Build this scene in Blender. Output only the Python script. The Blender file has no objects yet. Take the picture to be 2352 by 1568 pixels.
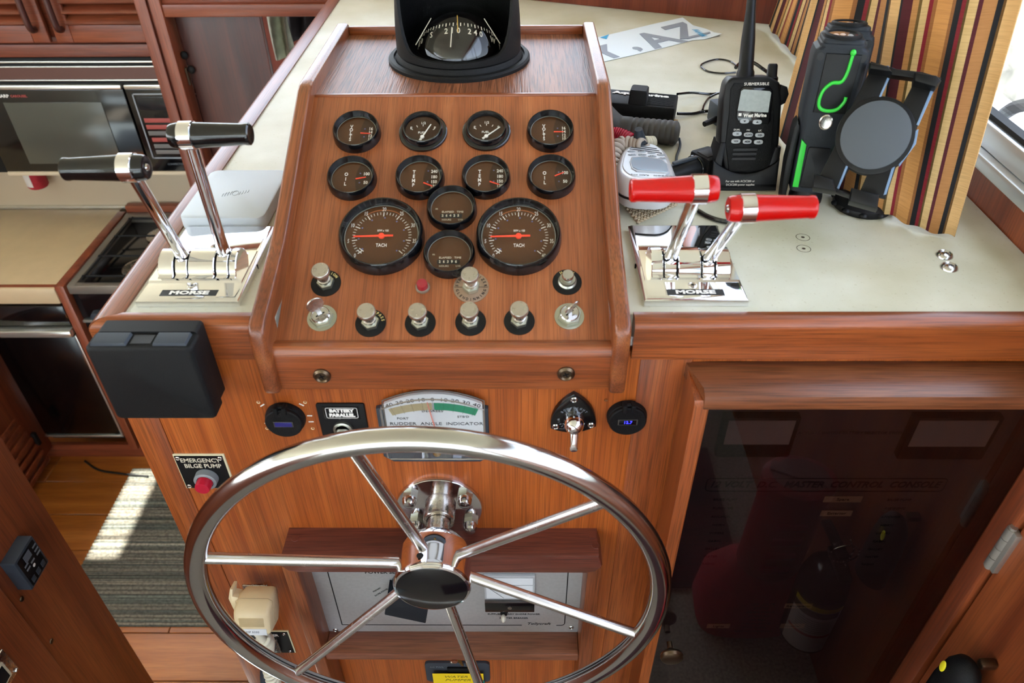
import bpy, bmesh, math, random
from mathutils import Matrix, Vector
random.seed(7)
SC = bpy.context.scene
COL = SC.collection
PI = math.pi
rad = math.radians

# ------------------------------------------------------------------ camera
IW, IH, FPX = 2352.0, 1568.0, 1717.86
PITCH, YAW, ROLL = rad(38.8345), rad(0.7467), rad(-0.5091)
CAM = Vector((0, 0, 1.48))
def _axes():
    cp, sp, cr, sr, cy, sy = math.cos(PITCH), math.sin(PITCH), math.cos(ROLL), math.sin(ROLL), math.cos(YAW), math.sin(YAW)
    f = Vector((0, cp, -sp)); u = Vector((0, sp, cp)); x = Vector((1, 0, 0))
    x2 = cr * x + sr * u; u2 = -sr * x + cr * u
    Z = Matrix.Rotation(YAW, 3, 'Z')
    return Z @ x2, Z @ u2, Z @ f
AX, AU, AF = _axes()
cd = bpy.data.cameras.new('camera'); cam = bpy.data.objects.new('camera', cd); COL.objects.link(cam)
cam.matrix_world = Matrix(((AX.x, AU.x, -AF.x, CAM.x), (AX.y, AU.y, -AF.y, CAM.y), (AX.z, AU.z, -AF.z, CAM.z), (0, 0, 0, 1)))
cd.sensor_width = 36; cd.sensor_fit = 'HORIZONTAL'; cd.lens = 36 * FPX / IW
cd.clip_start = 0.02; cd.clip_end = 500
cd.dof.use_dof = True; cd.dof.focus_distance = 1.15; cd.dof.aperture_fstop = 7.0
SC.camera = cam

# ------------------------------------------------------------------ sky, sun, exposure
SC.view_settings.view_transform = 'Standard'; SC.view_settings.look = 'None'
SC.view_settings.gamma = 1; SC.view_settings.use_curve_mapping = False
SC.view_settings.exposure = 0.7
wd = bpy.data.worlds.new('world'); SC.world = wd; wd.use_nodes = True
wn = wd.node_tree.nodes; wl = wd.node_tree.links
sky = wn.new('ShaderNodeTexSky'); sky.sky_type = 'NISHITA'; sky.sun_disc = False
sky.sun_elevation = rad(60); sky.sun_rotation = rad(-90); sky.air_density = 1.0; sky.dust_density = 3.5; sky.ozone_density = 1.0
hz = wn.new('ShaderNodeHueSaturation'); hz.inputs['Saturation'].default_value = .55
wl.new(sky.outputs[0], hz.inputs['Color']); wl.new(hz.outputs[0], wn['Background'].inputs[0]); wn['Background'].inputs[1].default_value = 1.1
sd = bpy.data.lights.new('sun', 'SUN'); sd.energy = 30.0; sd.angle = rad(0.6); sd.color = (1, .95, .86)
so = bpy.data.objects.new('sun', sd); COL.objects.link(so)
so.location = (-6, 1, 9)
so.rotation_euler = Vector((-0.47, -0.02, 0.88)).to_track_quat('Z', 'Y').to_euler()

# ------------------------------------------------------------------ pixel rays onto real planes
def ray(px, py):
    return AX * ((px - IW / 2) / FPX) + AU * (-(py - IH / 2) / FPX) + AF
def az(px, py, z=1.0):
    d = ray(px, py); return CAM + d * ((z - CAM.z) / d.z)
def ay(px, py, y):
    d = ray(px, py); return CAM + d * ((y - CAM.y) / d.y)
def ax(px, py, x):
    d = ray(px, py); return CAM + d * ((x - CAM.x) / d.x)
def FR(o, x, y, z=None):
    x = Vector(x).normalized(); y = Vector(y)
    if z is None: z = x.cross(y)
    z = Vector(z).normalized(); y = z.cross(x).normalized()
    return Matrix(((x.x, y.x, z.x, o[0]), (x.y, y.y, z.y, o[1]), (x.z, y.z, z.z, o[2]), (0, 0, 0, 1)))
def inv(F, px, py, h=0.0):
    n = F.col[2].to_3d(); p0 = F.translation + n * h
    d = ray(px, py); p = CAM + d * (n.dot(p0 - CAM) / n.dot(d))
    return (F.inverted() @ p).to_2d()
def T(x=0, y=0, z=0): return Matrix.Translation((x, y, z))
def RZ(a): return Matrix.Rotation(a, 4, 'Z')
def RX(a): return Matrix.Rotation(a, 4, 'X')
def RY(a): return Matrix.Rotation(a, 4, 'Y')

# ------------------------------------------------------------------ materials
def lin(c):
    if isinstance(c, str):
        c = [int(c[i:i + 2], 16) / 255 for i in (0, 2, 4)]
    return tuple(((v / 12.92) if v <= .04045 else ((v + .055) / 1.055) ** 2.4) for v in c) + (1,)
def newmat(name):
    m = bpy.data.materials.new(name); m.use_nodes = True
    return m, m.node_tree.nodes, m.node_tree.links, m.node_tree.nodes['Principled BSDF']
def mat(name, col, rough=.5, metal=0, spec=.5, coat=0, emit=None, es=0, nscale=0, nstr=0, var=0):
    m, n, l, b = newmat(name)
    b.inputs['Base Color'].default_value = lin(col); b.inputs['Roughness'].default_value = rough
    b.inputs['Metallic'].default_value = metal; b.inputs['Specular IOR Level'].default_value = spec
    b.inputs['Coat Weight'].default_value = coat; b.inputs['Coat Roughness'].default_value = .08
    if emit: b.inputs['Emission Color'].default_value = lin(emit); b.inputs['Emission Strength'].default_value = es
    if nscale:
        tc = n.new('ShaderNodeTexCoord'); nz = n.new('ShaderNodeTexNoise'); nz.inputs['Scale'].default_value = nscale; nz.inputs['Detail'].default_value = 4
        l.new(tc.outputs['Object'], nz.inputs['Vector'])
        if nstr:
            bp = n.new('ShaderNodeBump'); bp.inputs['Strength'].default_value = nstr; bp.inputs['Distance'].default_value = .001
            l.new(nz.outputs[0], bp.inputs['Height']); l.new(bp.outputs[0], b.inputs['Normal'])
        if var:
            c = lin(col); r = n.new('ShaderNodeValToRGB')
            r.color_ramp.elements[0].color = tuple(v * (1 - var) for v in c[:3]) + (1,); r.color_ramp.elements[0].position = .3
            r.color_ramp.elements[1].color = tuple(min(1, v * (1 + var)) for v in c[:3]) + (1,); r.color_ramp.elements[1].position = .7
            l.new(nz.outputs[0], r.inputs[0]); l.new(r.outputs[0], b.inputs['Base Color'])
    return m
def wood(name, dark, mid, light, grain='Z', rough=.34, across=26, along=1.3, pore=.45, coat=.15, bump=.25, seed=0, wavy=.35):
    m, n, l, b = newmat(name)
    tc = n.new('ShaderNodeTexCoord')
    def nz(sa, sl, det, dist, off):
        mp = n.new('ShaderNodeMapping'); s = [sa, sa, sa]; s['XYZ'.index(grain)] = sl
        mp.inputs['Scale'].default_value = s; mp.inputs['Location'].default_value = (off, off * .7, off * 1.3)
        l.new(tc.outputs['Object'], mp.inputs['Vector'])
        t = n.new('ShaderNodeTexNoise'); t.inputs['Scale'].default_value = 1; t.inputs['Detail'].default_value = det; t.inputs['Distortion'].default_value = dist
        l.new(mp.outputs[0], t.inputs['Vector']); return t
    a = nz(across, along, 5, wavy, seed + 3.1); p = nz(across * 16, along * 9, 3, .1, seed + 9.7); c = nz(5, .8, 3, .2, seed + 1.7)
    r = n.new('ShaderNodeValToRGB'); e = r.color_ramp.elements
    e[0].position = .28; e[0].color = lin(dark); e[1].position = .74; e[1].color = lin(light)
    x = e.new(.5); x.color = lin(mid)
    l.new(a.outputs[0], r.inputs[0])
    pr = n.new('ShaderNodeValToRGB'); pe = pr.color_ramp.elements
    pe[0].position = .36; pe[0].color = (1 - pore,) * 3 + (1,); pe[1].position = .56; pe[1].color = (1, 1, 1, 1)
    l.new(p.outputs[0], pr.inputs[0])
    mx = n.new('ShaderNodeMix'); mx.data_type = 'RGBA'; mx.blend_type = 'MULTIPLY'; mx.inputs[0].default_value = 1
    l.new(r.outputs[0], mx.inputs[6]); l.new(pr.outputs[0], mx.inputs[7])
    cr = n.new('ShaderNodeValToRGB'); cr.color_ramp.elements[0].position = .3; cr.color_ramp.elements[0].color = (.87, .84, .82, 1)
    cr.color_ramp.elements[1].position = .7; cr.color_ramp.elements[1].color = (1.0, 1.0, 1.0, 1)
    l.new(c.outputs[0], cr.inputs[0])
    m2 = n.new('ShaderNodeMix'); m2.data_type = 'RGBA'; m2.blend_type = 'MULTIPLY'; m2.inputs[0].default_value = 1
    l.new(mx.outputs[2], m2.inputs[6]); l.new(cr.outputs[0], m2.inputs[7]); l.new(m2.outputs[2], b.inputs['Base Color'])
    bp = n.new('ShaderNodeBump'); bp.inputs['Strength'].default_value = bump; bp.inputs['Distance'].default_value = .0006
    l.new(p.outputs[0], bp.inputs['Height']); l.new(bp.outputs[0], b.inputs['Normal'])
    b.inputs['Roughness'].default_value = rough; b.inputs['Coat Weight'].default_value = coat; b.inputs['Coat Roughness'].default_value = .2
    return m
def seeglass(name, tint=(1, 1, 1), boost=1.0, ior=1.5):
    m, n, l, b = newmat(name); n.remove(b); o = n['Material Output']
    tr = n.new('ShaderNodeBsdfTransparent'); tr.inputs[0].default_value = tuple(tint) + (1,)
    gl = n.new('ShaderNodeBsdfGlossy'); gl.inputs['Roughness'].default_value = .015; gl.inputs[0].default_value = (1, 1, 1, 1)
    f0 = ((ior - 1) / (ior + 1)) ** 2
    lw = n.new('ShaderNodeLayerWeight'); lw.inputs[0].default_value = .5
    pw = n.new('ShaderNodeMath'); pw.operation = 'POWER'; pw.inputs[1].default_value = 5; l.new(lw.outputs['Facing'], pw.inputs[0])
    mu = n.new('ShaderNodeMath'); mu.operation = 'MULTIPLY_ADD'; mu.inputs[1].default_value = (1 - f0) * boost; mu.inputs[2].default_value = f0 * boost; mu.use_clamp = True
    l.new(pw.outputs[0], mu.inputs[0])
    mx = n.new('ShaderNodeMixShader'); l.new(mu.outputs[0], mx.inputs[0]); l.new(tr.outputs[0], mx.inputs[1]); l.new(gl.outputs[0], mx.inputs[2]); l.new(mx.outputs[0], o.inputs[0])
    return m
def brushed(name, col, rough, scale=(400, 400, 8)):
    m, n, l, b = newmat(name); b.inputs['Base Color'].default_value = lin(col); b.inputs['Metallic'].default_value = 1
    tc = n.new('ShaderNodeTexCoord'); mp = n.new('ShaderNodeMapping'); mp.inputs['Scale'].default_value = scale
    nz = n.new('ShaderNodeTexNoise'); nz.inputs['Scale'].default_value = 1; nz.inputs['Detail'].default_value = 3
    l.new(tc.outputs['Object'], mp.inputs[0]); l.new(mp.outputs[0], nz.inputs['Vector'])
    r = n.new('ShaderNodeMapRange'); r.inputs[3].default_value = rough * .7; r.inputs[4].default_value = rough * 1.35
    l.new(nz.outputs[0], r.inputs[0]); l.new(r.outputs[0], b.inputs['Roughness'])
    return m

W_BULKG = dict(dark='96471A', mid='AE5922', light='BE682D')
w_bulk = wood('teak_veneer_bulkhead', grain='Z', across=62, along=1.0, rough=.33, seed=1, pore=.38, wavy=.15, **W_BULKG)
w_panel = wood('teak_panel', '8A4824', '9D572F', 'AB653B', grain='Y', across=48, along=1.6, rough=.36, seed=2, pore=.35)
w_shelf = wood('teak_shelf', '6B3E2A', '915839', 'A56C4A', grain='Y', across=30, along=2.0, rough=.4, seed=3, pore=.6, bump=1.3, coat=0)
w_trimx = wood('teak_trim_x', '793B17', '934A20', 'A35829', grain='X', across=56, along=1.6, rough=.32, seed=4)
w_trimy = wood('teak_trim_y', '6F381C', '894A29', '99592F', grain='Y', across=50, along=1.6, rough=.32, seed=5)
w_trimz = wood('teak_trim_z', '7F3B15', '9A4E21', 'AC5F2B', grain='Z', across=50, along=1.5, rough=.34, seed=6)
w_cap = wood('walnut_cap', '56301C', '784428', '8E5A38', grain='X', across=30, along=1.8, rough=.3, seed=7)
w_dark = wood('mahogany_dark', '3A1710', '4E2117', '5E2A1C', grain='Z', across=20, along=1.0, rough=.42, seed=8, pore=.25)
w_galx = wood('mahogany_x', '6A2E1A', '874229', '9A5232', grain='X', across=28, along=1.2, rough=.4, seed=9, pore=.3)
w_galz = wood('mahogany_z', '6A2E1A', '874229', '9A5232', grain='Z', across=28, along=1.2, rough=.4, seed=10, pore=.3)
w_side = wood('teak_side', '6E3016', '8B4522', '9C5229', grain='Z', across=24, along=.9, rough=.42, seed=11, pore=.3)
w_front = wood('mahogany_front', '5A2014', '74301C', '84402A', grain='Z', across=22, along=1.0, rough=.36, seed=12, pore=.25)
w_redcap = wood('mahogany_cap', '55261A', '6A3224', '7A4030', grain='X', across=30, along=1.8, rough=.45, seed=17)
w_ledge = wood('teak_ledge', '6A3826', '844C36', '966044', grain='X', across=34, along=2.0, rough=.42, seed=13, pore=.35)
w_plank = wood('cherry_plank', '8A4E1E', 'A86428', 'BE7A3A', grain='X', across=22, along=1.4, rough=.3, seed=14, pore=.2)

chrome = mat('chrome', 'EDEDF0', .045, 1)
chrome_old = mat('pitted_chrome', 'DEDEE2', .08, 1, nscale=420, nstr=.03)
steel = brushed('polished_steel', 'C2C0BE', .12, (60, 60, 60))
spoke_m = brushed('satin_spoke', 'D2CECA', .24, (80, 80, 80))
hinge_m = mat('hinge_steel', 'B4B0A8', .4, .8)
satin = brushed('satin_knob', 'C6C0B8', .27, (120, 120, 120))
steel_d = brushed('dull_steel', 'C4BEB6', .26, (200, 200, 200))
zinc = brushed('zinc', 'B4B6A8', .36, (300, 300, 300))
bronze = mat('aged_bronze_screw', '6B5A48', .35, 1)
brass = mat('brass', 'A88748', .28, 1)
alum = mat('window_aluminium', 'CFD6DA', .32, .9)
alumf = mat('brushed_face_plate', 'BDBDBD', .42, .55, nscale=200, var=.05)
blk_gloss = mat('black_gloss_plastic', '0A0A0C', .12, spec=.6)
blk = mat('black_plastic', '08080A', .45, spec=.3)
blk_tex = mat('black_textured_plastic', '0D0D0E', .55, spec=.22, nscale=900, nstr=.5)
blk_matte = mat('black_matte', '0B0B0C', .62, spec=.3)
dk_grey = mat('dark_grey_rubber', '3A3732', .6, nscale=300, nstr=.2)
slate = mat('slate_plastic', '343A42', .5, spec=.35)
grey_pl = mat('grey_plastic', '5A6068', .5)
navyblk = mat('blue_black_rubber', '151A21', .55, spec=.35, nscale=500, nstr=.15)
dial = mat('brown_dial', '523118', .6, spec=.15)
dial_d = mat('darker_brown_dial', '3A2210', .6, spec=.15)
white = mat('white_print', 'ECE8E2', .6)
cream_ink = mat('cream_print', 'D8CDB6', .6)
yel_ink = mat('gold_print', 'D8C07A', .6)
grey_ink = mat('grey_print', '6E747C', .6)
blu_ink = mat('blue_dots', '5B5E90', .6)
sky_ink = mat('sky_blue_print', '3E9FCF', .6)
blk_ink = mat('black_print', '1A1A1C', .6)
redneedle = mat('orange_red_needle', 'F0452A', .45)
pinkneedle = mat('pink_needle', 'E88878', .45)
red_gloss = mat('red_gloss_plastic', 'B40A08', .2, spec=.45)
red_lens = mat('red_lens', '8E0A1E', .16, spec=.7, coat=.6)
red_btn = mat('red_button', 'B4102E', .35)
red_cloth = mat('red_cloth', 'A8202E', .7, nscale=60, var=.15)
red_cord = mat('red_cord', 'B01A34', .3)
tan_cord = mat('taupe_cord', 'B4A698', .45)
cream_pl = mat('cream_plastic', 'DCC8A0', .45, nscale=40, var=.05)
cream_cord = mat('cream_cord', 'DDD8C4', .5)
silver_pl = mat('silver_plastic', 'D2D2D4', .3, .25)
white_pl = mat('white_plastic', 'B6BEC6', .45, nscale=900, nstr=.15)
paper_w = mat('white_film', 'DCE6EE', .5)
green_pl = mat('green_plastic', '2FBF3A', .4)
green_ink = mat('green_print', '12986C', .6)
beige_ink = mat('beige_print', 'C8B88E', .6)
teal_tape = mat('teal_tape', '0E9A8E', .45)
yellow_note = mat('yellow_paper', 'EBCB0A', .7)
yellow_dot = mat('yellow_rubber', 'D8CC1A', .5)
rope_mat = mat('beige_weave', 'BFAE92', .8, nscale=300, nstr=.4, var=.15)
bluedot = mat('blue_led', '2020C0', .4, emit='3030FF', es=3)
bluedisp = mat('dim_blue_display', '1C1A4A', .3, emit='2A2680', es=.25)
headliner = mat('cream_headliner', 'E4DCC4', .8)
backsplash = mat('cream_laminate_splash', 'C9B79C', .45)
galley_top = mat('cream_laminate_galley', 'C6AF8C', .4, nscale=20, var=.04)
fridge_blk = mat('black_fridge_door', '050506', .16, spec=.5)
mw_glass = mat('microwave_window', '4A4B44', .18)
mw_strip = mat('microwave_wood_strip', '5E3C34', .45)
mw_chrome = mat('pale_chrome_strip', 'D8D8D0', .2, .8)
mw_red = mat('dull_red_keys', 'A04640', .5)
mw_grey = mat('grey_keys', '6A6664', .5)
lcd = mat('lcd_screen', '8E9490', .25, nscale=200, var=.08)
lcd_blue = mat('mic_lcd', 'B4CCE0', .06, .2, spec=.8)
cloth_w = mat('hanging_linen', '8C8E7E', .9, nscale=30, var=.2)
cloth_d = mat('dark_jackets', '2A2528', .9, nscale=30, var=.3)
deck_w = mat('white_gelcoat', 'EDEAE2', .5)
rockm = mat('grey_quay_stone', '4A4A46', .9, nscale=9, var=.6)
glass_clear = seeglass('clear_glass', (.97, .98, .98))
glass_lens = seeglass('gauge_lens', (.96, .95, .93), 1.0, 1.45)
glass_smoke = seeglass('smoked_acrylic', (.51, .45, .46), 1.15, 1.5)
glass_dome = seeglass('compass_dome', (.94, .95, .96), 1.0, 1.4)
acrylic = seeglass('clear_acrylic', (.95, .95, .95), 1.2, 1.45)
compass_blk = mat('compass_card', '120E0D', .12, spec=.6)
flare_red = mat('flare_red_plastic', '8E1C1C', .4)

def counter_mat():
    m, n, l, b = newmat('cream_laminate_counter')
    tc = n.new('ShaderNodeTexCoord'); a = n.new('ShaderNodeTexNoise'); a.inputs['Scale'].default_value = 9; a.inputs['Detail'].default_value = 8
    s = n.new('ShaderNodeTexNoise'); s.inputs['Scale'].default_value = 3.2; s.inputs['Detail'].default_value = 4
    f = n.new('ShaderNodeTexNoise'); f.inputs['Scale'].default_value = 240; f.inputs['Detail'].default_value = 2
    for t in (a, s, f): l.new(tc.outputs['Object'], t.inputs['Vector'])
    r = n.new('ShaderNodeValToRGB'); e = r.color_ramp.elements
    e[0].position = .3; e[0].color = lin('BAB8A2'); e[1].position = .72; e[1].color = lin('D2D1C4'); l.new(a.outputs[0], r.inputs[0])
    q = n.new('ShaderNodeValToRGB'); q.color_ramp.elements[0].position = .3; q.color_ramp.elements[0].color = (.86, .80, .66, 1)
    q.color_ramp.elements[1].position = .52; q.color_ramp.elements[1].color = (1, 1, 1, 1); l.new(s.outputs[0], q.inputs[0])
    k = n.new('ShaderNodeValToRGB'); k.color_ramp.elements[0].position = .28; k.color_ramp.elements[0].color = (.86, .83, .76, 1)
    k.color_ramp.elements[1].position = .36; k.color_ramp.elements[1].color = (1, 1, 1, 1); l.new(f.outputs[0], k.inputs[0])
    m1 = n.new('ShaderNodeMix'); m1.data_type = 'RGBA'; m1.blend_type = 'MULTIPLY'; m1.inputs[0].default_value = 1
    m2 = n.new('ShaderNodeMix'); m2.data_type = 'RGBA'; m2.blend_type = 'MULTIPLY'; m2.inputs[0].default_value = 1
    l.new(r.outputs[0], m1.inputs[6]); l.new(q.outputs[0], m1.inputs[7]); l.new(m1.outputs[2], m2.inputs[6]); l.new(k.outputs[0], m2.inputs[7])
    l.new(m2.outputs[2], b.inputs['Base Color']); b.inputs['Roughness'].default_value = .42
    return m
m_counter = counter_mat()
def rug_mat(name, cols, scale, axis=1):
    m, n, l, b = newmat(name)
    tc = n.new('ShaderNodeTexCoord'); sp = n.new('ShaderNodeSeparateXYZ'); l.new(tc.outputs['Object'], sp.inputs[0])
    t = n.new('ShaderNodeTexNoise'); t.noise_dimensions = '1D'; t.inputs['Scale'].default_value = scale; t.inputs['Detail'].default_value = 6; t.inputs['Roughness'].default_value = .8
    l.new(sp.outputs[axis], t.inputs['W'])
    r = n.new('ShaderNodeValToRGB'); e = r.color_ramp.elements
    ps = [.3 + .4 * i / (len(cols) - 1) for i in range(len(cols))]
    e[0].position = ps[0]; e[0].color = lin(cols[0]); e[1].position = ps[-1]; e[1].color = lin(cols[-1])
    for p, c in zip(ps[1:-1], cols[1:-1]): x = e.new(p); x.color = lin(c)
    l.new(t.outputs[0], r.inputs[0])
    f = n.new('ShaderNodeTexNoise'); f.inputs['Scale'].default_value = 110; l.new(tc.outputs['Object'], f.inputs['Vector'])
    mx = n.new('ShaderNodeMix'); mx.data_type = 'RGBA'; mx.blend_type = 'MULTIPLY'; mx.inputs[0].default_value = .7
    k = n.new('ShaderNodeValToRGB'); k.color_ramp.elements[0].position = .35; k.color_ramp.elements[0].color = (.35, .35, .35, 1); k.color_ramp.elements[1].position = .6
    l.new(f.outputs[0], k.inputs[0]); l.new(r.outputs[0], mx.inputs[6]); l.new(k.outputs[0], mx.inputs[7]); l.new(mx.outputs[2], b.inputs['Base Color'])
    b.inputs['Roughness'].default_value = .95
    return m
m_rug = rug_mat('striped_grey_rug', ['2E302C', '4E4F46', '80786A', '3E413C', '6E7268', 'A59A88'], 16)
m_rug2 = rug_mat('striped_dark_rug', ['14141A', '30303A', '5A2A30', '20222A', '4A4A52'], 14)
m_carpet = mat('grey_carpet', '8A847A', .95, nscale=160, nstr=.6, var=.5)
STR = [('DDB57C', 10), ('6B4A1E', 2), ('15161C', 4), ('B8824C', 9), ('55141F', 3), ('D8B880', 6), ('5E4A1E', 1.5), ('8A1A2A', 3), ('17171E', 5), ('A06A3C', 3), ('D49C5C', 13), ('A06838', 3), ('8A1A2A', 3), ('D8B880', 5), ('6B5224', 2), ('C08A50', 4), ('55141F', 7), ('17171E', 2)]
def stripe_mat():
    m, n, l, b = newmat('striped_curtain_cloth')
    uv = n.new('ShaderNodeUVMap'); uv.uv_map = 'uv'; sp = n.new('ShaderNodeSeparateXYZ'); l.new(uv.outputs[0], sp.inputs[0])
    fr = n.new('ShaderNodeMath'); fr.operation = 'FRACT'; l.new(sp.outputs[0], fr.inputs[0])
    r = n.new('ShaderNodeValToRGB'); r.color_ramp.interpolation = 'CONSTANT'; e = r.color_ramp.elements
    tot = sum(w for c, w in STR); x = 0
    for i, (c, w) in enumerate(STR):
        if i == 0: el = e[0]; el.position = 0
        elif i == 1: el = e[1]; el.position = x
        else: el = e.new(x)
        el.color = lin(c); x += w / tot
    l.new(fr.outputs[0], r.inputs[0])
    mp = n.new('ShaderNodeMapping'); mp.inputs['Scale'].default_value = (4, 620, 1); l.new(uv.outputs[0], mp.inputs[0])
    nz = n.new('ShaderNodeTexNoise'); nz.inputs['Scale'].default_value = 1.0; nz.inputs['Detail'].default_value = 2; l.new(mp.outputs[0], nz.inputs['Vector'])
    k = n.new('ShaderNodeValToRGB'); k.color_ramp.elements[0].position = .35; k.color_ramp.elements[0].color = (.85, .82, .79, 1); k.color_ramp.elements[1].position = .6
    l.new(nz.outputs[0], k.inputs[0])
    mx = n.new('ShaderNodeMix'); mx.data_type = 'RGBA'; mx.blend_type = 'MULTIPLY'; mx.inputs[0].default_value = 1
    l.new(r.outputs[0], mx.inputs[6]); l.new(k.outputs[0], mx.inputs[7]); l.new(mx.outputs[2], b.inputs['Base Color'])
    b.inputs['Roughness'].default_value = .8
    tl = n.new('ShaderNodeBsdfTranslucent'); l.new(mx.outputs[2], tl.inputs[0])
    ms = n.new('ShaderNodeMixShader'); ms.inputs[0].default_value = .3; l.new(b.outputs[0], ms.inputs[1]); l.new(tl.outputs[0], ms.inputs[2]); l.new(ms.outputs[0], n['Material Output'].inputs[0])
    return m
m_stripe = stripe_mat()

# ------------------------------------------------------------------ mesh builder
FRM = {}
_txt = {}
class MB:
    def __init__(s): s.bm = bmesh.new()
    def _add(s, t, M=None):
        if M is not None: bmesh.ops.transform(t, matrix=M, verts=t.verts)
        me = bpy.data.meshes.new('t'); t.to_mesh(me); t.free(); s.bm.from_mesh(me); bpy.data.meshes.remove(me); return s
    def box(s, lo, hi, bev=0, M=None, seg=2):
        t = bmesh.new(); bmesh.ops.create_cube(t, size=1)
        for v in t.verts: v.co = Vector([lo[i] + (v.co[i] + .5) * (hi[i] - lo[i]) for i in range(3)])
        if bev: bmesh.ops.bevel(t, geom=list(t.edges), offset=bev, segments=seg, affect='EDGES', profile=.5)
        return s._add(t, M)
    def lathe(s, prof, seg=32, M=None, cap=True):
        t = bmesh.new(); rings = []
        for r, z in prof:
            if r < 1e-6: rings.append([t.verts.new((0, 0, z))])
            else: rings.append([t.verts.new((r * math.cos(2 * PI * i / seg), r * math.sin(2 * PI * i / seg), z)) for i in range(seg)])
        for a, b in zip(rings, rings[1:]):
            for i in range(seg):
                j = (i + 1) % seg
                if len(a) == 1 and len(b) == 1: continue
                if len(a) == 1: t.faces.new((a[0], b[j], b[i]))
                elif len(b) == 1: t.faces.new((a[i], a[j], b[0]))
                else: t.faces.new((a[i], a[j], b[j], b[i]))
        if cap:
            if len(rings[0]) > 1: t.faces.new(rings[0][::-1])
            if len(rings[-1]) > 1: t.faces.new(rings[-1])
        bmesh.ops.recalc_face_normals(t, faces=t.faces)
        return s._add(t, M)
    def cyl(s, p0, p1, r0, r1=None, seg=20, M=None):
        p0, p1 = Vector(p0), Vector(p1); d = p1 - p0; r1 = r0 if r1 is None else r1
        Q = Matrix.Translation(p0) @ d.to_track_quat('Z', 'Y').to_matrix().to_4x4()
        return s.lathe([(r0, 0), (r1, d.length)], seg, Q if M is None else M @ Q)
    def prism(s, poly, h0, h1, M=None, bev=0, seg=2, allb=False):
        t = bmesh.new(); a = [t.verts.new((p[0], p[1], h0)) for p in poly]; b = [t.verts.new((p[0], p[1], h1)) for p in poly]; n = len(poly)
        fb = t.faces.new(a[::-1]); ft = t.faces.new(b)
        for i in range(n): t.faces.new((a[i], a[(i + 1) % n], b[(i + 1) % n], b[i]))
        bmesh.ops.recalc_face_normals(t, faces=t.faces)
        if bev:
            g = list(t.edges) if allb else list(ft.edges)
            bmesh.ops.bevel(t, geom=g, offset=bev, segments=seg, affect='EDGES', profile=.5)
        return s._add(t, M)
    def loft(s, polys, M=None, cap=True, closed=True):
        t = bmesh.new(); R = [[t.verts.new(p) for p in q] for q in polys]; n = len(R[0])
        for a, b in zip(R, R[1:]):
            for i in range(n if closed else n - 1): t.faces.new((a[i], a[(i + 1) % n], b[(i + 1) % n], b[i]))
        if cap: t.faces.new(R[0][::-1]); t.faces.new(R[-1])
        bmesh.ops.recalc_face_normals(t, faces=t.faces)
        return s._add(t, M)
    def tube(s, pts, r, seg=10, closed=False, M=None, flat=1.0):
        P = [Vector(p) for p in pts]; n = len(P); t = bmesh.new(); R = []
        up = Vector((0, 0, 1)); prev = None
        for i in range(n):
            d = (P[(i + 1) % n] - P[i - 1]) if closed else (P[min(i + 1, n - 1)] - P[max(i - 1, 0)])
            d.normalize()
            if prev is None:
                ref = up if abs(d.z) < .95 else Vector((1, 0, 0)); u = d.cross(ref).normalized()
            else:
                u = (prev - d * prev.dot(d)).normalized()
            prev = u; w = d.cross(u); rr = r[i] if isinstance(r, (list, tuple)) else r
            R.append([t.verts.new(P[i] + u * rr * math.cos(2 * PI * k / seg) + w * rr * flat * math.sin(2 * PI * k / seg)) for k in range(seg)])
        m = n if closed else n - 1
        for i in range(m):
            a, b = R[i], R[(i + 1) % n]
            sh = 0
            if closed and i == n - 1:
                sh = min(range(seg), key=lambda k: (a[0].co - b[k].co).length)
            for k in range(seg): t.faces.new((a[k], a[(k + 1) % seg], b[(k + 1 + sh) % seg], b[(k + sh) % seg]))
        if not closed: t.faces.new(R[0][::-1]); t.faces.new(R[-1])
        bmesh.ops.recalc_face_normals(t, faces=t.faces)
        return s._add(t, M)
    def ball(s, c, r, sc=(1, 1, 1), M=None, u=20, v=12):
        t = bmesh.new(); bmesh.ops.create_uvsphere(t, u_segments=u, v_segments=v, radius=r)
        for q in t.verts: q.co = Vector((q.co[i] * sc[i] + c[i] for i in range(3)))
        return s._add(t, M)
    def text(s, txt, size, M, sx=1.0, align='CENTER', depth=.0002, bold=0, sp=1.0):
        cu = bpy.data.curves.new('t', 'FONT'); cu.body = txt; cu.size = size; cu.align_x = align; cu.align_y = 'CENTER'
        cu.extrude = depth; cu.resolution_u = 2; cu.offset = bold; cu.space_character = sp
        ob = bpy.data.objects.new('t', cu); me = bpy.data.meshes.new_from_object(ob)
        t = bmesh.new(); t.from_mesh(me); bpy.data.objects.remove(ob); bpy.data.curves.remove(cu); bpy.data.meshes.remove(me)
        for v in t.verts: v.co.x *= sx
        return s._add(t, M)
    def flat(s, poly, z, M=None): return s.prism(poly, z, z + .0002, M)
    def build(s, name, m, parent=None, world=False, label=None, smooth=True, kind=None, loc=None):
        me = bpy.data.meshes.new(name)
        if world and parent is not None: bmesh.ops.transform(s.bm, matrix=FRM[parent.name].inverted(), verts=s.bm.verts)
        if loc is not None: bmesh.ops.translate(s.bm, vec=-Vector(loc), verts=s.bm.verts)
        s.bm.to_mesh(me); s.bm.free()
        for mm in (m if isinstance(m, (list, tuple)) else [m]): me.materials.append(mm)
        if smooth and len(me.polygons):
            me.polygons.foreach_set('use_smooth', [True] * len(me.polygons)); me.set_sharp_from_angle(angle=rad(38))
        o = bpy.data.objects.new(name, me); COL.objects.link(o)
        if parent is not None: o.parent = parent; FRM[o.name] = FRM[parent.name]
        if loc is not None: o.location = loc
        if label: o['label'] = label
        if kind: o['kind'] = kind
        return o
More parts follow.
